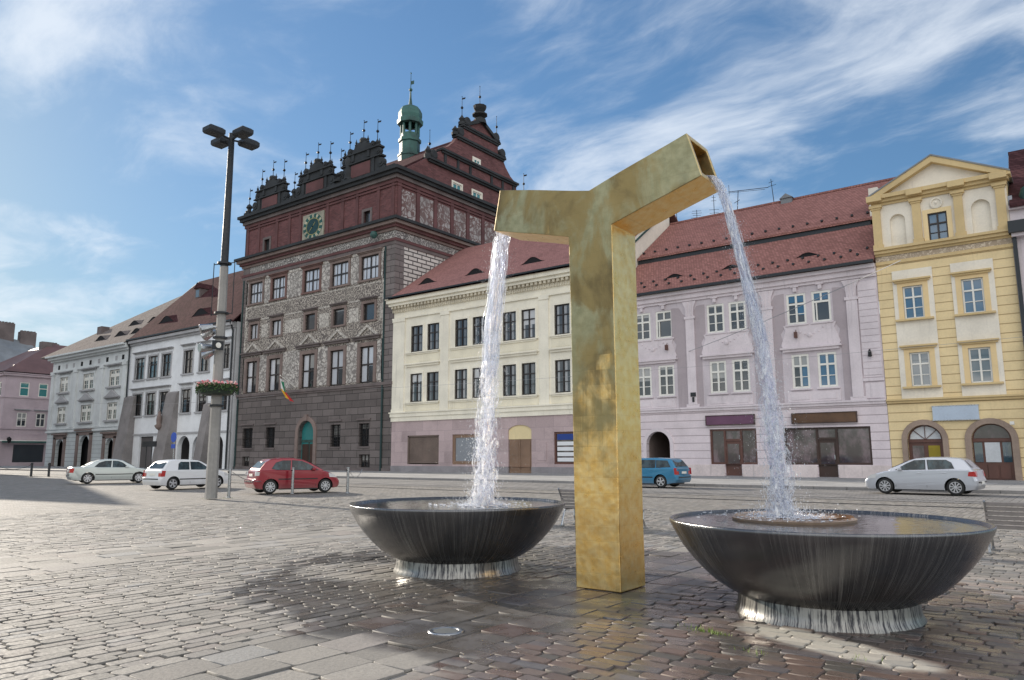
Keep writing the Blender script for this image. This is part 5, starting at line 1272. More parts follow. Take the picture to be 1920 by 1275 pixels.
def stream(path, label, w0, w1, seed):
    rng = random.Random(seed); t = thing('water_stream', label, 'falling water', path[-1], 'streams pouring from the golden column')
    pts = [Vector(p) for p in path]; cum = [0]
    for a, b in zip(pts, pts[1:]): cum.append(cum[-1]+(b-a).length)
    L = cum[-1]
    def at(s):
        s = max(0, min(L, s))
        for i in range(len(cum)-1):
            if s <= cum[i+1]: f = (s-cum[i])/(cum[i+1]-cum[i]); return pts[i].lerp(pts[i+1], f)
        return pts[-1]
    def spread(f): return w0+(w1-w0)*max(0., f)**1.3
    # broken sheets of falling water, one inside the other
    from mathutils import noise as mn
    NS, NC = 150, 26
    for li, (kk, mt, f1) in enumerate(((1., W_LACE, 1.), (.66, W_LACE, 1.), (.36, W_LACE, 1.), (.8, W_SHEET, .55))):
        m = MB(); vs = []
        for i in range(NS+1):
            f = i/NS*f1; p = at(f*L); sp = spread(f)*kk
            for k in range(NC):
                a = 2*PI*k/NC; ca, sa = math.cos(a), math.sin(a)
                g_ = mn.noise(Vector((ca*1.7+li*9+seed, sa*1.7, p.z*1.1)))*.30+mn.noise(Vector((ca*4+li*5, sa*4+seed, p.z*(4+5*f))))*(.10+.45*f)
                sx_ = (.25+.1*f)*sp*(1+g_); sy_ = .5*sp*(1+g_); dr = .07*f*f*mn.noise(Vector((p.z*2.5, seed, li)))
                vs.append((p.x+ca*sx_+dr, p.y+sa*sy_+dr, p.z+.05*f*g_))
        m.add(vs, [(i*NC+k, i*NC+(k+1) % NC, (i+1)*NC+(k+1) % NC, (i+1)*NC+k) for i in range(NS) for k in range(NC)])
        m.build('water_curtain', mt, t, smooth=True)
    # strands and ropes of white water
    m = MB()
    for k in range(70):
        a = rng.uniform(0, 2*PI); q = math.sqrt(rng.random()); du, dv = math.cos(a)*.33*q, math.sin(a)*.5*q
        s = rng.uniform(-.4, .25)*L if k < 45 else rng.uniform(0, .85)*L
        e = min(L, s+rng.uniform(.25, 1.5)); s = max(0, s); ph = rng.uniform(0, 6); prev = None; n_ = max(3, int((e-s)/.07)); r = rng.uniform(.0012, .0032)
        for i in range(n_+1):
            ss = s+(e-s)*i/n_; f = ss/L; p = at(ss); sp = spread(f); wob = .012+.07*f*f
            c = Vector((p.x+du*sp+wob*math.sin(ss*6+ph)*.8, p.y+dv*sp+wob*math.cos(ss*7.3+ph*2), p.z))
            rr_ = r*(1+.5*math.sin(ss*23+ph))*(1 if 0 < i < n_ else .3)
            if prev: m.tube(prev[0], c, prev[1], rr_, 5, caps=False)
            prev = (c, rr_)
    m.build('water_strands', W_STRAND, t, smooth=True)
    # blobs where the stream breaks up, drops flying off
    m = MB()
    for k in range(6500):
        f = 1-rng.random()**1.5*.92; p = at(f*L); sp = spread(f); q = rng.gauss(0, .36); q2 = rng.gauss(0, .36); out = 1 if rng.random() < .88 else rng.uniform(1.3, 2.8)
        r = rng.uniform(.0012, .0036)*(1.15 if out == 1 else .6)*(.6+.6*f)
        c = (p.x+q*sp*out*.8, p.y+q2*sp*out, p.z+rng.uniform(-.08, .08))
        el = rng.uniform(1., 3.2); m.ball(c, r, 5, 4, sz=el)
    m.build('water_drops', W_STRAND, t, smooth=True)
    m = MB()                                  # fine spray torn off the stream
    for k in range(5200):
        f = 1-rng.random()**1.3*.8; p = at(f*L); sp = .12+.55*f*f; r = rng.uniform(.0008, .0019)
        c = (p.x+rng.gauss(0, .30)*sp*1.3, p.y+rng.gauss(0, .30)*sp*1.3, p.z+rng.uniform(-.1, .1)); m.ball(c, r, 4, 3, sz=rng.uniform(1.5, 4.))
    m.build('spray', W_MIST, t, smooth=True)
    m = MB(); e = pts[-1]
    for k in range(1500):                     # splash crown
        a = rng.uniform(0, 2*PI); q = abs(rng.gauss(0, .26)); h = abs(rng.gauss(0, .09))*math.exp(-q*1.5)+.005
        m.ball((e.x+q*math.cos(a), e.y+q*math.sin(a), e.z+h), rng.uniform(.002, .0065), 4, 3, sz=rng.uniform(.8, 1.8))
    for k in range(420):
        a = rng.uniform(0, 2*PI); q = abs(rng.gauss(0, .34)); m.ball((e.x+q*math.cos(a), e.y+q*math.sin(a)*.9, e.z+.002), rng.uniform(.008, .03), 7, 4, sz=.35)
    m.build('splash', W_MIST, t, smooth=True)


zw = .935-.02
stream([(-6.40, 8.33, 4.90), (-6.47, 8.33, 4.84), (-6.53, 8.33, 4.66), (-6.58, 8.32, 4.3), (-6.64, 8.32, 3.85), (-6.70, 8.31, 3.3), (-6.75, 8.31, 2.7), (-6.79, 8.31, 2.0), (-6.83, 8.31, 1.4), (-6.86, 8.31, zw)],
       'thick white water falling into the bowl that has no grate', .31, .36, 3)
stream([(-3.52, 8.36, 4.93), (-3.38, 8.36, 4.96), (-3.27, 8.35, 4.93), (-3.17, 8.35, 4.70), (-3.06, 8.34, 4.24), (-2.96, 8.33, 3.75), (-2.87, 8.32, 3.3), (-2.79, 8.32, 2.8), (-2.74, 8.31, 2.35), (-2.70, 8.3, 1.8), (-2.67, 8.3, zw+.03)],
       'thinner glassy water arching from the visible open mouth onto the copper grate', .16, .33, 11)


# ------------------------------------------------------------------ street furniture
CONC = worn('weathered_concrete', (.30, .29, .275), .7, streak=.4)


def lamp_mast():
    u, v = -27.05, 16.3
    t = thing('lamp_mast', 'tall concrete mast with four square lamp heads, floodlights and a ring of flowers', 'street lamp', (u, v, 0))
    m = MB(); m.lathe([(.235, 0), (.225, .4), (.205, 3.6), (.18, 6.5), (.165, 9.2)], (u, v, 0), 8, ph=.2); m.build('concrete_post', CONC, t)
    m = MB(); m.lathe([(.15, 9.2), (.148, 10.), (.115, 14.9), (.0, 14.92)], (u, v, 0), 14); m.build('upper_post', DARKMETAL, t, smooth=True)
    m = MB()
    for z in (3.55, 6.25, 7.25, 9.3): m.lathe([(.28, 0), (.28, .07), (.2, .08), (.2, -.01), (.28, 0)], (u, v, z), 12)
    for a in (.3, .3+PI):
        x, y = u+.52*math.cos(a), v+.52*math.sin(a); m.tube((x, y, 7.2), (x, y, 9.4), .018, .018, 5); m.tube((x, y, 7.25), (u, v, 7.25), .02, .02, 5).tube((x, y, 9.33), (u, v, 9.33), .02, .02, 5)
    m.build('bracket', DARKMETAL, t)
    for dx, dy in ((1, 0), (-1, 0), (0, 1), (0, -1)):
        m = MB(); m.tube((u, v, 14.62), (u+dx*.55, v+dy*.55, 14.7), .045, .045, 6)
        c = (u+dx*.8, v+dy*.8); a, b = (.36, .26) if dx else (.26, .36)
        m.add([(c[0]+sx_*a*k, c[1]+sy_*b*k, z) for z, k in ((14.58, .86), (14.66, 1), (14.82, 1), (14.9, .72)) for sx_, sy_ in ((-1, -1), (1, -1), (1, 1), (-1, 1))],
              [(0, 1, 2, 3), (15, 14, 13, 12)]+[(r*4+i, r*4+(i+1) % 4, r*4+4+(i+1) % 4, r*4+4+i) for r in range(3) for i in range(4)])
        m.build('lamp_head', DARKMETAL, t)
    for i, (a, z, tilt) in enumerate(((3.6, 6.55, -.5), (4.3, 6.7, -.3), (3.4, 5.75, -.35), (4.6, 5.85, -.1))):
        d = Vector((math.cos(a), math.sin(a), tilt)).normalized(); p = Vector((u, v, z))+Vector((d.x, d.y, 0))*.35
        m = MB(); m.tube((u, v, z), p, .035, .035, 6); m.tube(p-d*.05, p+d*.42, .12, .2, 12); m.tube(p+d*.42, p+d*.46, .2, .17, 12); m.build('floodlight', STEEL, t, smooth=False)
    m = MB(); m.box(u+.28, u+.36, v-.5, v-.05, 5.75, 6.1, k=0); c = (u+.372, v-.28, 5.92); m.lathe([(.11, -.01), (.11, .02), (.06, .02), (.06, .03), (0, .03)], c, 12, 'x', k=1); m.box(u, u+.3, v-.2, v-.16, 5.88, 5.94, k=0)
    m.build('sign_box', [DARKMETAL, WHITEWOOD], t)
    # flower ring: two half troughs with leaves and blossom
    m = MB(); m.lathe([(.22, .25), (.26, .1), (.42, .0), (.6, .05), (.72, .28), (.75, .3), (.71, .3), (.67, .24)], (u, v, 3.98), 28); fl = m.build('flower_trough', mat('dark_green_trough', (.02, .035, .025), .6), t)
    m = MB()
    for k in range(1100):
        a = random.uniform(0, 2*PI); r = random.uniform(.28, .75); dn = random.random() < .3; z = 4.27+random.uniform(-.02, .16)-(.25*random.random() if dn else 0); r = .77 if dn else r
        c = Vector((u+r*math.cos(a), v+r*math.sin(a), z)); q = Vector((random.gauss(0, 1), random.gauss(0, 1), random.gauss(0, 1))).normalized(); p2 = q.orthogonal().normalized()*.05; p3 = q.cross(p2)
        m.quad(tuple(c-p2), tuple(c+p3*.6), tuple(c+p2), tuple(c-p3*.6))
    m.build('leaves', worn('geranium_leaf', (.05, .10, .03), .6, streak=0), fl)
    m = MB()
    for k in range(95):
        a = random.uniform(0, 2*PI); r = random.uniform(.35, .78); kk = 0 if random.random() < .6 else 1
        c0 = (u+r*math.cos(a), v+r*math.sin(a), 4.36+random.uniform(-.05, .17))
        for _ in range(3): m.ball(tuple(c0[j]+random.uniform(-.04, .04) for j in range(3)), .035, 5, 3, k=kk)
    m.build('blossom', [mat('pink_petal', (.70, .25, .28), .6), mat('pale_pink_petal', (.8, .48, .46), .6)], fl)


lamp_mast()


def bollard(x, y, r, h, mt, label, group, copyof=None):
    if copyof: c = copy_thing(copyof, label=label); c.location = (x, y, 0); return c
    t = thing('bollard', label, 'bollard', (x, y, 0), group)
    m = MB(); m.lathe([(r*1.5, 0), (r*1.5, .03), (r, .05), (r, h-.06), (r*1.08, h-.05), (r*1.08, h-.01), (r*.6, h), (0, h)], (x, y, 0), 14); m.build('post', mt, t, smooth=False)
    m = MB(); m.lathe([(.02, 0), (.035, .02), (.035, .04), (.02, .06)], (x, y-r-.03, h-.13), 8, 'y'); m.tube((x, y-r, h-.12), (x, y-r-.05, h-.12), .012); m.build('chain_ring', IRON, t)
    return t


def chain(p, q, sag, label, mt):
    m = MB(); p = Vector(p); q = Vector(q); N = max(8, int((q-p).length/.055)); prev = None
    for i in range(N+1):
        f = i/N; c = p.lerp(q, f)-Vector((0, 0, sag*4*f*(1-f)))
        if prev:
            d = (c-prev).normalized(); s = d.cross(Vector((0, 0, 1))).normalized() if i % 2 else d.cross(d.orthogonal()).normalized()
            if i % 2 == 0: s = Vector((0, 0, 1))
            for k in (-1, 1): m.tube(prev-d*.01+s*.014*k, c+d*.01+s*.014*k, .006, .006, 4)
        prev = c
    return tag(m.build('chain', mt, loc=tuple(p)), label, 'chain')


GRP = 'steel bollards along the row of parked cars'
b0 = bollard(-25.8, 22.0, .06, 1.13, STEEL, 'steel bollard standing just in front of the nose of the red car', GRP)
bollard(-27.5, 20.38, .06, 1.13, STEEL, 'steel bollard standing before the middle of the red car', GRP, b0)
bollard(-26.8, 16.9, .06, 1.13, STEEL, 'steel bollard standing beside the foot of the lamp mast', GRP, b0)
chain((-25.8, 22.05, 1.02), (-27.6, 24.4, .98), .35, 'thin steel chain hanging from the bollard by the red car', STEEL)
chain((-26.8, 17.0, 1.0), (-29.6, 21.4, 1.0), .45, 'thin steel chain hanging from the bollard by the lamp mast', STEEL)
GD = 'dark posts beside the far left pavement'
d0 = bollard(-69.4, 25.6, .09, 1.15, DARKMETAL, 'dark chained post standing before the shop awning of the lilac house', GD)
bollard(-68.1, 26.42, .09, 1.15, DARKMETAL, 'dark chained post just behind the tail of the silver sedan', GD, d0)
chain((-69.4, 25.6, 1.0), (-74., 24.5, 1.0), .4, 'sagging chain on the farther dark post', DARKMETAL)
chain((-68.1, 26.42, 1.), (-64.9, 28.6, 1.0), .4, 'sagging chain between dark post and silver sedan', DARKMETAL)


SLATW = worn('grey_bench_slats', (.26, .235, .225), .75, rough=.55)


def bench(x, y, ln, label, copyof=None):
    if copyof: c = copy_thing(copyof, label=label); c.location = (x, y, 0); return c
    t = thing('park_bench', label, 'bench', (x, y, 0), 'slatted benches facing the houses')
    m = MB()
    for i in range(6):
        z = .40+i*.075; yy = y-.02-.03*i; m.box(x, x+ln, yy-.014, yy+.014, z, z+.058)
    m.build('backrest', SLATW, t, bevel=.006)
    m = MB()
    for i in range(5): m.box(x, x+ln, y+.05+i*.085, y+.12+i*.085, .40, .43)
    m.build('seat', SLATW, t, bevel=.006)
    for s in (.02, ln-.08):
        m = MB(); m.path([(x+s, y+.06, .38), (x+s, y-.22, .85)], .02, 6); m.path([(x+s, y-.1, .02), (x+s, y-.03, .2), (x+s, y+.06, .38), (x+s, y+.46, .38), (x+s, y+.44, .2), (x+s, y+.52, .02)], .022, 6)
        m.box(x+s-.03, x+s+.03, y-.16, y-.02, 0, .03).box(x+s-.03, x+s+.03, y+.42, y+.58, 0, .03); m.build('leg_frame', STEEL, t)
    return t


bn = bench(-9.75, 14.75, 1.9, 'slatted bench half hidden behind the golden column')
bench(-1.42, 14.75, 1.9, 'slatted bench standing beyond the bowl with the copper grate', bn)

# light let into the paving, weeds, sign
t = thing('ground_light', 'round glass light let into the wet paving in front of the column', 'ground light', (-4.86, 5.36, 0))
m = MB(); m.lathe([(.165, -.02), (.165, .008), (.125, .010), (.12, .004)], (-4.86, 5.36, 0), 32); m.build('rim', STEEL, t, smooth=True)
m = MB(); m.lathe([(.122, .004), (.08, .008), (.001, .009)], (-4.86, 5.36, 0), 32); m.build('lens', mat('frosted_lens', (.14, .145, .14), .35), t, smooth=True)
m = MB()
for cx, cy, k in ((-2.93, 6.78, 80), (-2.8, 6.72, 40), (-2.35, 6.3, 14), (-1.55, 6.62, 12), (-3.1, 6.86, 16), (-26.75, 16.75, 60), (-27.05, 16.0, 40)):
    for _ in range(k):
        x = cx+random.gauss(0, .07 if cx > -20 else .2); y = cy+random.gauss(0, .03 if cx > -20 else .15); a = random.uniform(0, 2*PI); h = random.uniform(.015, .05)
        d = Vector((math.cos(a), math.sin(a)))*.012; m.quad((x-d.y*.3, y+d.x*.3, 0), (x+d.y*.3, y-d.x*.3, 0), (x+d.x*1.6, y+d.y*1.6, h))
o = m.build('grass', mat('weed_green', (.16, .24, .03), .6)); o['kind'] = 'stuff'

t = thing('parking_sign', 'round blue traffic sign on a thin post before the white house', 'traffic sign', (-52.5, 28.5, 0))
m = MB(); m.tube((-52.5, 28.5, 0), (-52.5, 28.5, 3.4), .035); m.build('post', STEEL, t)
m = MB(); m.lathe([(.0, -.02), (.36, -.02), (.36, .02), (0, .02)], (-52.5, 28.44, 3.0), 24, 'y'); m.build('sign_face', mat('traffic_blue', (.03, .08, .42), .4), t)
m = MB(); m.box(-52.75, -52.25, 28.42, 28.46, 2.2, 2.5); m.build('sub_plate', mat('traffic_blue'), t)
t = thing('street_clock_post', 'small dark street sign board on thin legs before the grey house', 'sign board', (-83., 42., 0))
m = MB(); m.box(-84., -81.2, 41.9, 42.1, 2.7, 3.3); m.build('board', DARKMETAL, t)
m = MB(); m.tube((-83.2, 42, 0), (-83.2, 42, 2.7), .06).tube((-82.0, 42, 0), (-82.0, 42, 2.7), .06); m.build('legs', DARKMETAL, t)

# flag over the town hall door
t = thing('city_flag', 'city flag of white, green, yellow and red quarters hanging over the town hall door', 'flag', (-70.6, FV, 9.6))
m = MB(FRONT); m.tube((-70.6, 0, 9.3), (-70.6, -2.1, 10.5), .04, .035, 6); m.ball((-70.6, -2.1, 10.5), .08); m.build('pole', WHITEWOOD, t)
m = MB(FRONT)
NA, NB = 12, 16
def fp(i, j):
    a, b_ = i/NA, j/NB; s = .42+.3*b_
    return (-70.9+a*.6*s+1.25*b_*b_+.05*math.sin(b_*9), -1.95+a*.9*s+.16*math.sin(a*11+b_*3), 10.2-2.2*b_-.5*a+.05*math.sin(a*9))
for i in range(NA):
    for j in range(NB):
        k = (0 if j < NB/2 else 2)+(0 if i < NA/2 else 1); m.quad(fp(i, j), fp(i+1, j), fp(i+1, j+1), fp(i, j+1), k=k)
m.build('cloth', [mat('flag_white', (.75, .75, .75), .8), mat('flag_green', (.03, .22, .12), .8), mat('flag_yellow', (.75, .42, .03), .8), mat('flag_red', (.5, .03, .03), .8)], t, smooth=True)


# wires over the street
def wire(p, q, sag, r, label):
    m = MB(); p = Vector(p); q = Vector(q); N = 16
    m.path([tuple(p.lerp(q, i/N)-Vector((0, 0, sag*4*(i/N)*(1-i/N)))) for i in range(N+1)], r, 4)
    return tag(m.build('overhead_wire', WIRE, loc=tuple(p)), label, 'wire', 'wires over the street')


WIRE = mat('wire_grey', (.30, .30, .31), .5, .3)
wire((-23.0, FV-.1, 9.3), (-7.0, 44.0, 12.0), .15, .022, 'pale wire slanting up from the pink house wall')
wire((-56.3, 50.0, 8.2), (3., 48.5, 8.0), .35, .012, 'thin long wire running level along the house fronts')
wire((-112., 48., 9.2), (-70., 49., 8.2), .5, .018, 'thin wire crossing before the white house')


# ------------------------------------------------------------------ cars
def paint(name, col, metal=.3, rough=.28):
    m = mat(name, col, rough, metal, .5, **{'Coat Weight': .7, 'Coat Roughness': .06}); n, b = nodes(m)
    o = n.n('TexCoord').outputs['Object']; x, y, z = n.xyz(o)
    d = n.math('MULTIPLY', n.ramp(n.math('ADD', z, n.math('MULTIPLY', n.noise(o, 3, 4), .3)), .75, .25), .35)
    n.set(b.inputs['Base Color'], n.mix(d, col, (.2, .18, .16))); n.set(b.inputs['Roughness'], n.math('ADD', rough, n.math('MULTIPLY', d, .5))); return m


CARGLASS = glass('car_glass', (.012, .02, .023), .0, .04)
LAMPRED = mat('tail_lamp_red', (.42, .012, .012), .15, **{'Coat Weight': 1.}); LAMPW = mat('lamp_clear', (.6, .6, .6), .1, **{'Coat Weight': 1.}); LAMPO = mat('lamp_orange', (.7, .25, .03), .2)
ALLOY = mat('wheel_silver', (.55, .55, .57), .3, .7)


def car(label, S, loc, heading, group='cars parked on the square'):
    L, Wd, xr, xf, r = S['L'], S['W'], S['xr'], S['xf'], S['r']
    t = thing('parked_car', label, 'car', (0, 0, 0), group)
    hw = Wd/2
    PT = S['paint']
    # lower body: side outline with wheel arches, skinned across the width
    top = S['body']; ra = r+.055
    bot = []
    zb = .2
    for cxw in (xf, xr):
        a0 = math.acos(min(1, max(-1, 0))); N = 12
        bx_ = math.sqrt(max(0, ra*ra-(zb-r)**2))
        th0 = math.atan2(zb-r, bx_)
        bot += [(cxw+ra*math.cos(th0+(PI-2*th0)*i/N), r+ra*math.sin(th0+(PI-2*th0)*i/N)) for i in range(N+1)]
    out = top+bot; NP = len(out); nt_ = len(top)
    lay = [(1., .055, .045), (.985, .028, .02), (.95, .012, .008), (.85, .004, .0), (.5, .0, -.006), (0, 0, -.01)]
    lay = lay+[(-f, k, dz) for f, k, dz in lay[-2::-1]]
    m = MB(); vs = []
    for f, k, dz in lay:
        for i, (x, z) in enumerate(out):
            px = L/2+(x-L/2)*(1-k*(1.0 if i < nt_ else .2)); pz = z-(dz if i < nt_ and z > .5 else 0); tum = 1-.035*max(0, .45-z)/.45-.02*max(0, z-.75)
            vs.append((px, f*hw*tum, pz))
    fs = []; ks = []
    for j in range(len(lay)-1):
        for i in range(NP):
            fs.append((j*NP+i, j*NP+(i+1) % NP, (j+1)*NP+(i+1) % NP, (j+1)*NP+i)); ks.append(0 if i < nt_-1 else 1)
    for f, k_ in zip(fs, ks): pass
    m.add(vs, fs); m.m = ks; m.add([], [])
    m.f += [tuple(range(NP)), tuple(range((len(lay)-1)*NP, len(lay)*NP))]; m.m += [0, 0]
    body = m.build('body', [PT, BLACKP], t)
    # greenhouse
    gh = S['gh']; zb0 = S['belt']; zt = max(z for x, z in gh); yb, yt = hw*.955, hw*.955-S.get('tum', .2)
    Y = lambda z: yb+(yt-yb)*max(0, (z-zb0))/(zt-zb0)
    lay = [(1., .03, .03), (.975, .01, .008), (.9, .0, 0), (.5, 0, -.012), (0, 0, -.018)]; lay = lay+[(-f, k, d) for f, k, d in lay[-2::-1]]
    gx = sum(x for x, z in gh)/len(gh); m = MB(); vs = []; NG = len(gh)
    for f, k, d in lay:
        for x, z in gh: zz_ = z-(d if z > zb0+.1 else 0); vs.append((gx+(x-gx)*(1-k), f*Y(zz_), zz_))
    m.add(vs, [(j*NG+i, j*NG+(i+1) % NG, (j+1)*NG+(i+1) % NG, (j+1)*NG+i) for j in range(len(lay)-1) for i in range(NG)]+[tuple(range(NG)), tuple(range((len(lay)-1)*NG, len(lay)*NG))])
    m.build('roof', PT, t)
    # side glass
    for s in (-1, 1):
        for w_ in S['glass']:
            m = MB(); c = (sum(x for x, z in w_)/len(w_), sum(z for x, z in w_)/len(w_))
            big = [(c[0]+(x-c[0])*1.04+(.012 if x > c[0] else -.012), c[1]+(z-c[1])*1.08) for x, z in w_]
            m.add([(x, s*(Y(z)+.004), z) for x, z in big], [tuple(range(len(big)))], 1); m.add([(x, s*(Y(z)+.008), z) for x, z in w_], [tuple(range(len(w_)))], 0); m.build('side_window', [CARGLASS, BLACKP], t)
    def slant(p, q, nm, k0=.12, k1=.1, wid=.86):
        d = Vector((q[0]-p[0], 0, q[1]-p[1])); nn = Vector((-d.z, 0, d.x)).normalized(); nn = nn if nn.z > 0 else -nn
        a = Vector((p[0], 0, p[1]))+d*k0+nn*.022; b_ = Vector((p[0], 0, p[1]))+d*(1-k1)+nn*.022
        ya, yb_ = Y(a.z)*wid, Y(b_.z)*wid; m = MB(); m.quad((a.x, -ya, a.z), (a.x, ya, a.z), (b_.x, yb_, b_.z), (b_.x, -yb_, b_.z)); m.build(nm, CARGLASS, t)
    slant(*S['wind'], 'windscreen'); slant(*S['rear'], 'rear_window', .12, .12)
    # seams, sills, trim, handles
    m = MB()
    for s in (-1, 1):
        m.mark()
        for x0, z0, x1, z1 in S['seams']: m.add([(x0-.006, s*(hw*.996+.0), z0), (x0+.006, s*(hw*.996), z0), (x1+.006, s*(hw*.985+.003), z1), (x1-.006, s*(hw*.985+.003), z1)], [(0, 1, 2, 3)])
        if S.get('trim'): x0, x1, z = S['trim']; m.box(x0, x1, s*hw*1.0-.006, s*hw*1.0+.012, z-.025, z+.025)
        m.box(xr+ra+.02, xf-ra-.02, s*hw*.97-.01, s*hw*.97+.01, .17, .235)
    m.build_each('door_seam', BLACKP, t)
    m = MB()
    for s in (-1, 1):
        for x, z in S['handles']: m.box(x-.09, x+.09, s*hw*.99-.01, s*hw*.99+.028, z-.016, z+.016)
    m.build('door_handle', PT, t, bevel=.008)
    for s in (-1, 1):
        mx, mz = S['mirror']; m = MB(); m.box(mx-.08, mx+.08, s*(hw*.95), s*(hw*.95)+s*.2, mz-.02, mz+.11); m.build('mirror', PT, t, bevel=.03)
        for (poly, mt, nm) in S['lamps']:
            m = MB(); m.add([(x, s*(hw*.995+.006), z) for x, z in poly], [tuple(range(len(poly)))]); xs_ = [p[0] for p in poly]; zs_ = [p[1] for p in poly]
            end = min(xs_) if min(xs_) < L/2 else max(xs_); dirn = -1 if end < L/2 else 1
            pe = [(x, z) for x, z in poly if abs(x-end) < .12]
            z0, z1 = min(zs_), max(zs_)
            pp_ = [p for p in top if (p[0] < L/2) == (end < L/2)]
            def xat(z):
                best = None
                for (x0, z0_), (x1, z1_) in zip(pp_, pp_[1:]):
                    if min(z0_, z1_)-1e-6 <= z <= max(z0_, z1_)+1e-6 and abs(z1_-z0_) > 1e-4:
                        x = x0+(x1-x0)*(z-z0_)/(z1_-z0_); best = x if best is None else (min(best, x) if dirn < 0 else max(best, x))
                return best if best is not None else end
            ny = 5
            for q in range(ny):
                f0, f1 = .985-.33*q/ny, .985-.33*(q+1)/ny
                def X(z, f): k = np.interp(abs(f), [.5, .85, .95, .985, 1.], [0, .004, .012, .028, .055]); return L/2+(xat(z)-L/2)*(1-k)+dirn*.008
                m.quad(*[(X(z, f), s*f*hw, z) for z, f in ((z0, f0), (z0, f1), ((z0+z1)/2, f1), ((z0+z1)/2, f0))]); m.quad(*[(X(z, f), s*f*hw, z) for z, f in (((z0+z1)/2, f0), ((z0+z1)/2, f1), (z1, f1), (z1, f0))])
            m.build(nm, mt, t)
    m = MB(); bz = S.get('bz', .52)
    for zz_, h_ in ((bz, .025),):
        rb = [x for x, z in top[:6]]; m.box(min(rb)-.012, min(rb)+.1, -hw*.8, hw*.8, zz_-h_, zz_+h_)
    m.box(-.02+min(rb), .02+min(rb), -.27, .27, S.get('pz', .8)-.0, S.get('pz', .8)+.0) if 0 else None
    m.build('bumper_strip', BLACKP, t)
    m = MB(); px, pz = S['plate']; m.box(px-.015, px+.01, -.26, .26, pz-.055, pz+.055); m.build('number_plate', WHITEWOOD, t)
    # wheels
    for s in (-1, 1):
        for cx in (xr, xf):
            y0 = s*(hw-.2); m = MB(); ti = [(r*.62, -.1), (r*.9, -.105), (r*.985, -.075), (r, -.03), (r, .03), (r*.985, .075), (r*.9, .105), (r*.62, .1)]
            m.lathe([(a, s*b_) for a, b_ in ti], (cx, s*(hw-.125), r), 28, 'y'); wh = m.build('wheel', RUBBER, t, smooth=True)
            m = MB(); yo = s*(hw-.125+.085); m.lathe([(r*.69, s*.0), (r*.68, s*.02), (r*.62, s*.02), (r*.6, -s*.03)], (cx, yo, r), 28, 'y', k=0)
            m.lathe([(r*.6, -s*.04), (0.001, -s*.04)], (cx, yo, r), 20, 'y', k=1)
            ns = S['spokes']
            for q in range(ns):
                a = 2*PI*q/ns+.2; ca, sa = math.cos(a), math.sin(a); w1, w2 = S['spw']
                m.add([(cx+ca*q_*r-sa*w_*r, yo+s*dy, r+sa*q_*r+ca*w_*r) for q_, w_, dy in ((.12, -w1, .012), (.12, w1, .012), (.63, w2, .012), (.63, -w2, .012), (.63, -w2, -.03), (.63, w2, -.03))], [(0, 1, 2, 3), (3, 2, 5, 4)], 0)
            m.lathe([(r*.17, -s*.02), (r*.16, s*.02), (.001, s*.025)], (cx, yo, r), 12, 'y', k=0); m.build('rim', [ALLOY, BLACKP], wh)
    # underbody
    m = MB(); m.box(.35, L-.35, -hw*.8, hw*.8, .18, .4); m.build('underbody', BLACKP, t)
    t.location = loc; t.rotation_euler = (0, 0, heading)
    # shift so the car turns about its middle
    for ch in t.children: ch.location.x -= L/2
    return t


def place(S, rear, front):
    """centre and heading from the ground points under the near rear and front wheels"""
    rx = Vector((rear[0], rear[1], 0)); fx = Vector((front[0], front[1], 0)); d = (fx-rx).normalized(); mid = (rx+fx)/2
    left = Vector((-d.y, d.x, 0)); side = -1 if left.dot(-mid) > 0 else 1
    c = mid+left*side*(S['W']/2-.1)+d*(S['L']/2-(S['xr']+S['xf'])/2); return (c.x, c.y, 0), math.atan2(d.y, d.x)


HATCH = dict(L=3.97, W=1.65, xr=.72, xf=3.18, r=.3, belt=.93, paint=paint('white_car_paint', (.72, .73, .74), .0),
    body=[(.06, .22), (.0, .4), (.0, .56), (.08, .62), (.09, .9), (.18, .96), (1.0, .97), (2.95, .95), (3.3, .9), (3.68, .78), (3.86, .66), (3.95, .5), (3.94, .3), (3.86, .2)],
    gh=[(.14, .9), (.2, 1.0), (.5, 1.34), (.62, 1.41), (.95, 1.45), (1.6, 1.455), (2.1, 1.42), (2.3, 1.36), (3.08, .95), (3.0, .9)],
    wind=((3.08, .95), (2.3, 1.36)), rear=((.19, .98), (.54, 1.36)),
    glass=[[(.98, .98), (1.55, .97), (1.6, 1.33), (1.18, 1.34), (1.05, 1.25)], [(1.68, .97), (2.72, .96), (2.28, 1.26), (2.14, 1.33), (1.7, 1.34)]],
    seams=[(1.62, .28, 1.62, .95), (2.75, .28, 2.75, .93), (.98, .6, .98, .95)], handles=[(1.12, .85), (1.95, .84)], trim=(1.05, 2.8, .5), mirror=(2.55, .93),
    lamps=[([(.05, .64), (.26, .64), (.3, .92), (.1, .93)], LAMPRED, 'tail_lamp'), ([(3.58, .62), (3.86, .62), (3.66, .76), (3.5, .78)], LAMPW, 'headlight')], plate=(.07, .74), spokes=5, spw=(.1, .17))
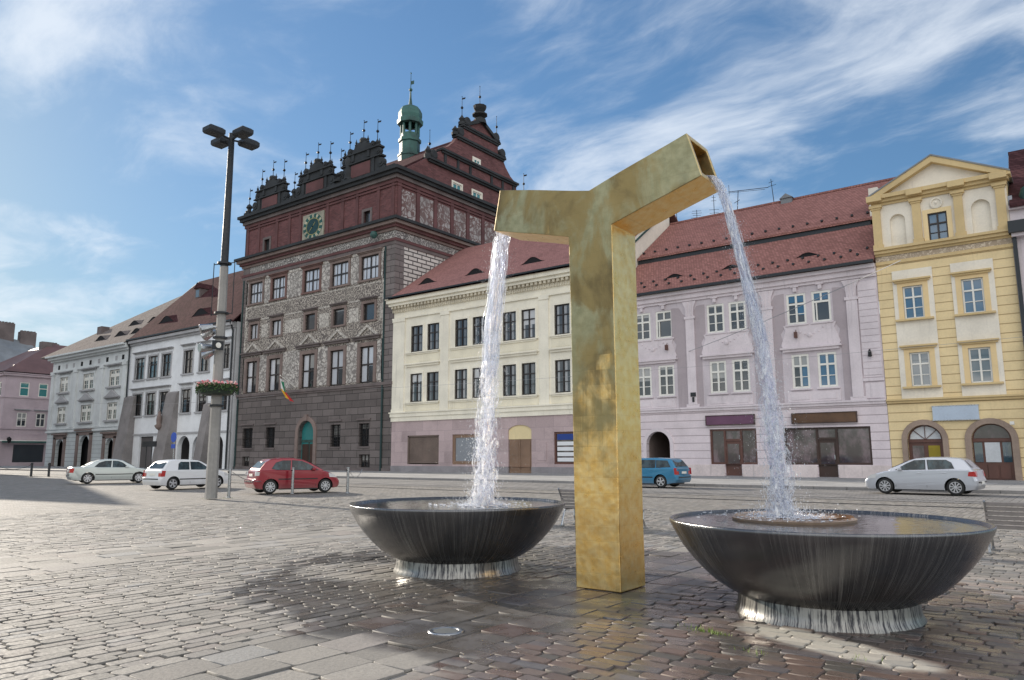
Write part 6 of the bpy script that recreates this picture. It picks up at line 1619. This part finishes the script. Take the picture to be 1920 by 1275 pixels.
SEDAN = dict(L=4.80, W=1.76, xr=1.0, xf=3.83, r=.32, belt=.92, tum=.22, paint=paint('silver_green_car_paint', (.52, .56, .54), .5),
    body=[(.1, .24), (.0, .42), (.0, .6), (.03, .92), (.12, 1.0), (.75, 1.0), (3.5, .96), (4.0, .88), (4.5, .77), (4.68, .66), (4.78, .5), (4.77, .3), (4.66, .2)],
    gh=[(.62, .9), (.75, 1.0), (1.25, 1.28), (1.6, 1.41), (2.1, 1.46), (2.55, 1.45), (2.9, 1.38), (3.62, .97), (3.55, .9)],
    wind=((3.62, .97), (2.9, 1.38)), rear=((.74, .99), (1.58, 1.4)),
    glass=[[(1.35, 1.02), (1.62, .98), (2.2, .97), (2.25, 1.36), (1.9, 1.35), (1.6, 1.25)], [(2.33, .97), (3.22, .97), (2.86, 1.25), (2.65, 1.34), (2.35, 1.36)]],
    seams=[(2.28, .3, 2.28, .95), (3.35, .3, 3.3, .95), (1.4, .7, 1.42, .95)], handles=[(1.6, .86), (2.55, .85)], trim=(1.4, 3.5, .55), mirror=(3.1, .95),
    lamps=[([(.02, .66), (.22, .66), (.26, .93), (.04, .93)], LAMPRED, 'tail_lamp'), ([(4.35, .64), (4.68, .62), (4.5, .77), (4.3, .8)], LAMPW, 'headlight')], plate=(.01, .78), spokes=7, spw=(.07, .15))
ROUND = dict(L=3.85, W=1.67, xr=.72, xf=3.18, r=.3, belt=.98, paint=paint('red_car_paint', (.25, .010, .022), .25),
    body=[(.1, .24), (.0, .42), (.0, .58), (.1, .64), (.12, .95), (.22, 1.02), (1.0, 1.02), (2.9, 1.0), (3.2, .95), (3.55, .82), (3.72, .68), (3.84, .5), (3.83, .32), (3.75, .22)],
    gh=[(.18, .95), (.25, 1.05), (.52, 1.36), (.72, 1.47), (1.2, 1.53), (1.75, 1.53), (2.2, 1.45), (2.55, 1.3), (3.1, .99), (3.0, .95)],
    wind=((3.1, .99), (2.4, 1.38)), rear=((.25, 1.04), (.58, 1.41)),
    glass=[[(.78, 1.08), (1.0, 1.03), (1.55, 1.02), (1.6, 1.41), (1.25, 1.41), (.98, 1.33)], [(1.68, 1.02), (2.82, 1.01), (2.4, 1.27), (2.12, 1.39), (1.7, 1.42)]],
    seams=[(1.63, .3, 1.63, 1.0), (2.72, .3, 2.75, .98), (.95, .65, .93, 1.0)], handles=[(1.1, .92), (1.95, .9)], trim=(1.05, 2.8, .62), mirror=(2.6, 1.0),
    lamps=[([(.06, .78), (.22, .78), (.24, .94), (.1, .95)], LAMPW, 'tail_lamp'), ([(3.35, .68), (3.7, .66), (3.52, .82), (3.3, .86)], LAMPW, 'headlight')], plate=(.09, .8), spokes=9, spw=(.05, .1))
ESTATE = dict(L=4.44, W=1.70, xr=.93, xf=3.55, r=.31, belt=.93, paint=paint('blue_car_paint', (.03, .20, .36), .35),
    body=[(.08, .26), (.0, .42), (.0, .6), (.06, .64), (.07, .92), (.12, .97), (1.0, .98), (3.3, .95), (3.7, .87), (4.15, .77), (4.33, .64), (4.43, .48), (4.42, .3), (4.3, .2)],
    gh=[(.1, .9), (.12, 1.0), (.38, 1.36), (.5, 1.43), (1.2, 1.47), (2.0, 1.46), (2.5, 1.42), (2.68, 1.36), (3.4, .96), (3.3, .9)],
    wind=((3.4, .96), (2.68, 1.36)), rear=((.12, .99), (.42, 1.38)),
    glass=[[(.42, 1.03), (1.15, 1.0), (1.2, 1.35), (.62, 1.33)], [(1.25, 1.0), (2.0, .98), (2.05, 1.36), (1.28, 1.36)], [(2.12, .98), (3.1, .97), (2.65, 1.28), (2.5, 1.34), (2.14, 1.36)]],
    seams=[(2.08, .3, 2.08, .95), (3.15, .3, 3.12, .94), (1.2, .62, 1.2, .95)], handles=[(1.45, .87), (2.4, .86)], trim=(1.35, 3.15, .52), mirror=(2.95, .95),
    lamps=[([(.02, .66), (.16, .66), (.2, .98), (.05, .98)], LAMPRED, 'tail_lamp'), ([(3.95, .66), (4.3, .62), (4.12, .77), (3.9, .8)], LAMPW, 'headlight')], plate=(.04, .75), spokes=5, spw=(.09, .15))
GOLF = dict(L=4.2, W=1.78, xr=.8, xf=3.38, r=.32, belt=.95, paint=paint('silver_white_car_paint', (.50, .52, .57), .45),
    body=[(.1, .24), (.02, .4), (.0, .6), (.05, .72), (.08, .98), (.18, 1.02), (1.0, 1.02), (3.0, .98), (3.4, .92), (3.9, .78), (4.08, .66), (4.18, .5), (4.17, .3), (4.08, .2)],
    gh=[(.12, .95), (.2, 1.06), (.46, 1.38), (.6, 1.45), (1.1, 1.49), (1.7, 1.49), (2.2, 1.44), (2.42, 1.37), (3.25, .98), (3.15, .93)],
    wind=((3.25, .98), (2.42, 1.37)), rear=((.2, 1.04), (.5, 1.4)),
    glass=[[(.82, 1.06), (1.7, 1.02), (1.75, 1.38), (1.1, 1.38), (.92, 1.28)], [(1.84, 1.02), (2.92, .99), (2.5, 1.24), (2.25, 1.36), (1.86, 1.38)]],
    seams=[(1.8, .3, 1.8, .98), (2.95, .3, 2.92, .96), (.95, .66, .98, 1.0)], handles=[(1.15, .88), (2.05, .86)], mirror=(2.75, .97),
    lamps=[([(.04, .74), (.34, .76), (.3, .92), (.1, .95)], LAMPRED, 'tail_lamp'), ([(3.72, .64), (4.08, .62), (3.9, .77), (3.65, .82)], LAMPW, 'headlight')], plate=(.0, .5), spokes=9, spw=(.045, .09))
for S, a, b, lab, gp in ((SEDAN, (-48.4, 20.95), (-47.6, 23.67), 'silver sedan parked tail to the square beside the white hatchback', 'cars parked on the square'),
                     (HATCH, (-36.05, 19.6), (-36.15, 22.06), 'white hatchback half hidden by the lamp mast', 'cars parked on the square'),
                     (ROUND, (-28.25, 19.75), (-27.45, 22.1), 'rounded red hatchback parked behind the steel bollards', 'cars parked on the square'),
                     (ESTATE, (-16.95, 34.5), (-19.57, 34.5), 'blue estate car parked at the kerb before the arched passage of the pink house', 'cars parked along the kerb'),
                     (GOLF, (-4.2, 34.35), (-6.78, 34.55), 'silver white hatchback at the kerb before the yellow house', 'cars parked along the kerb')):
    loc, hd = place(S, a, b); car(lab, S, loc, hd, gp)
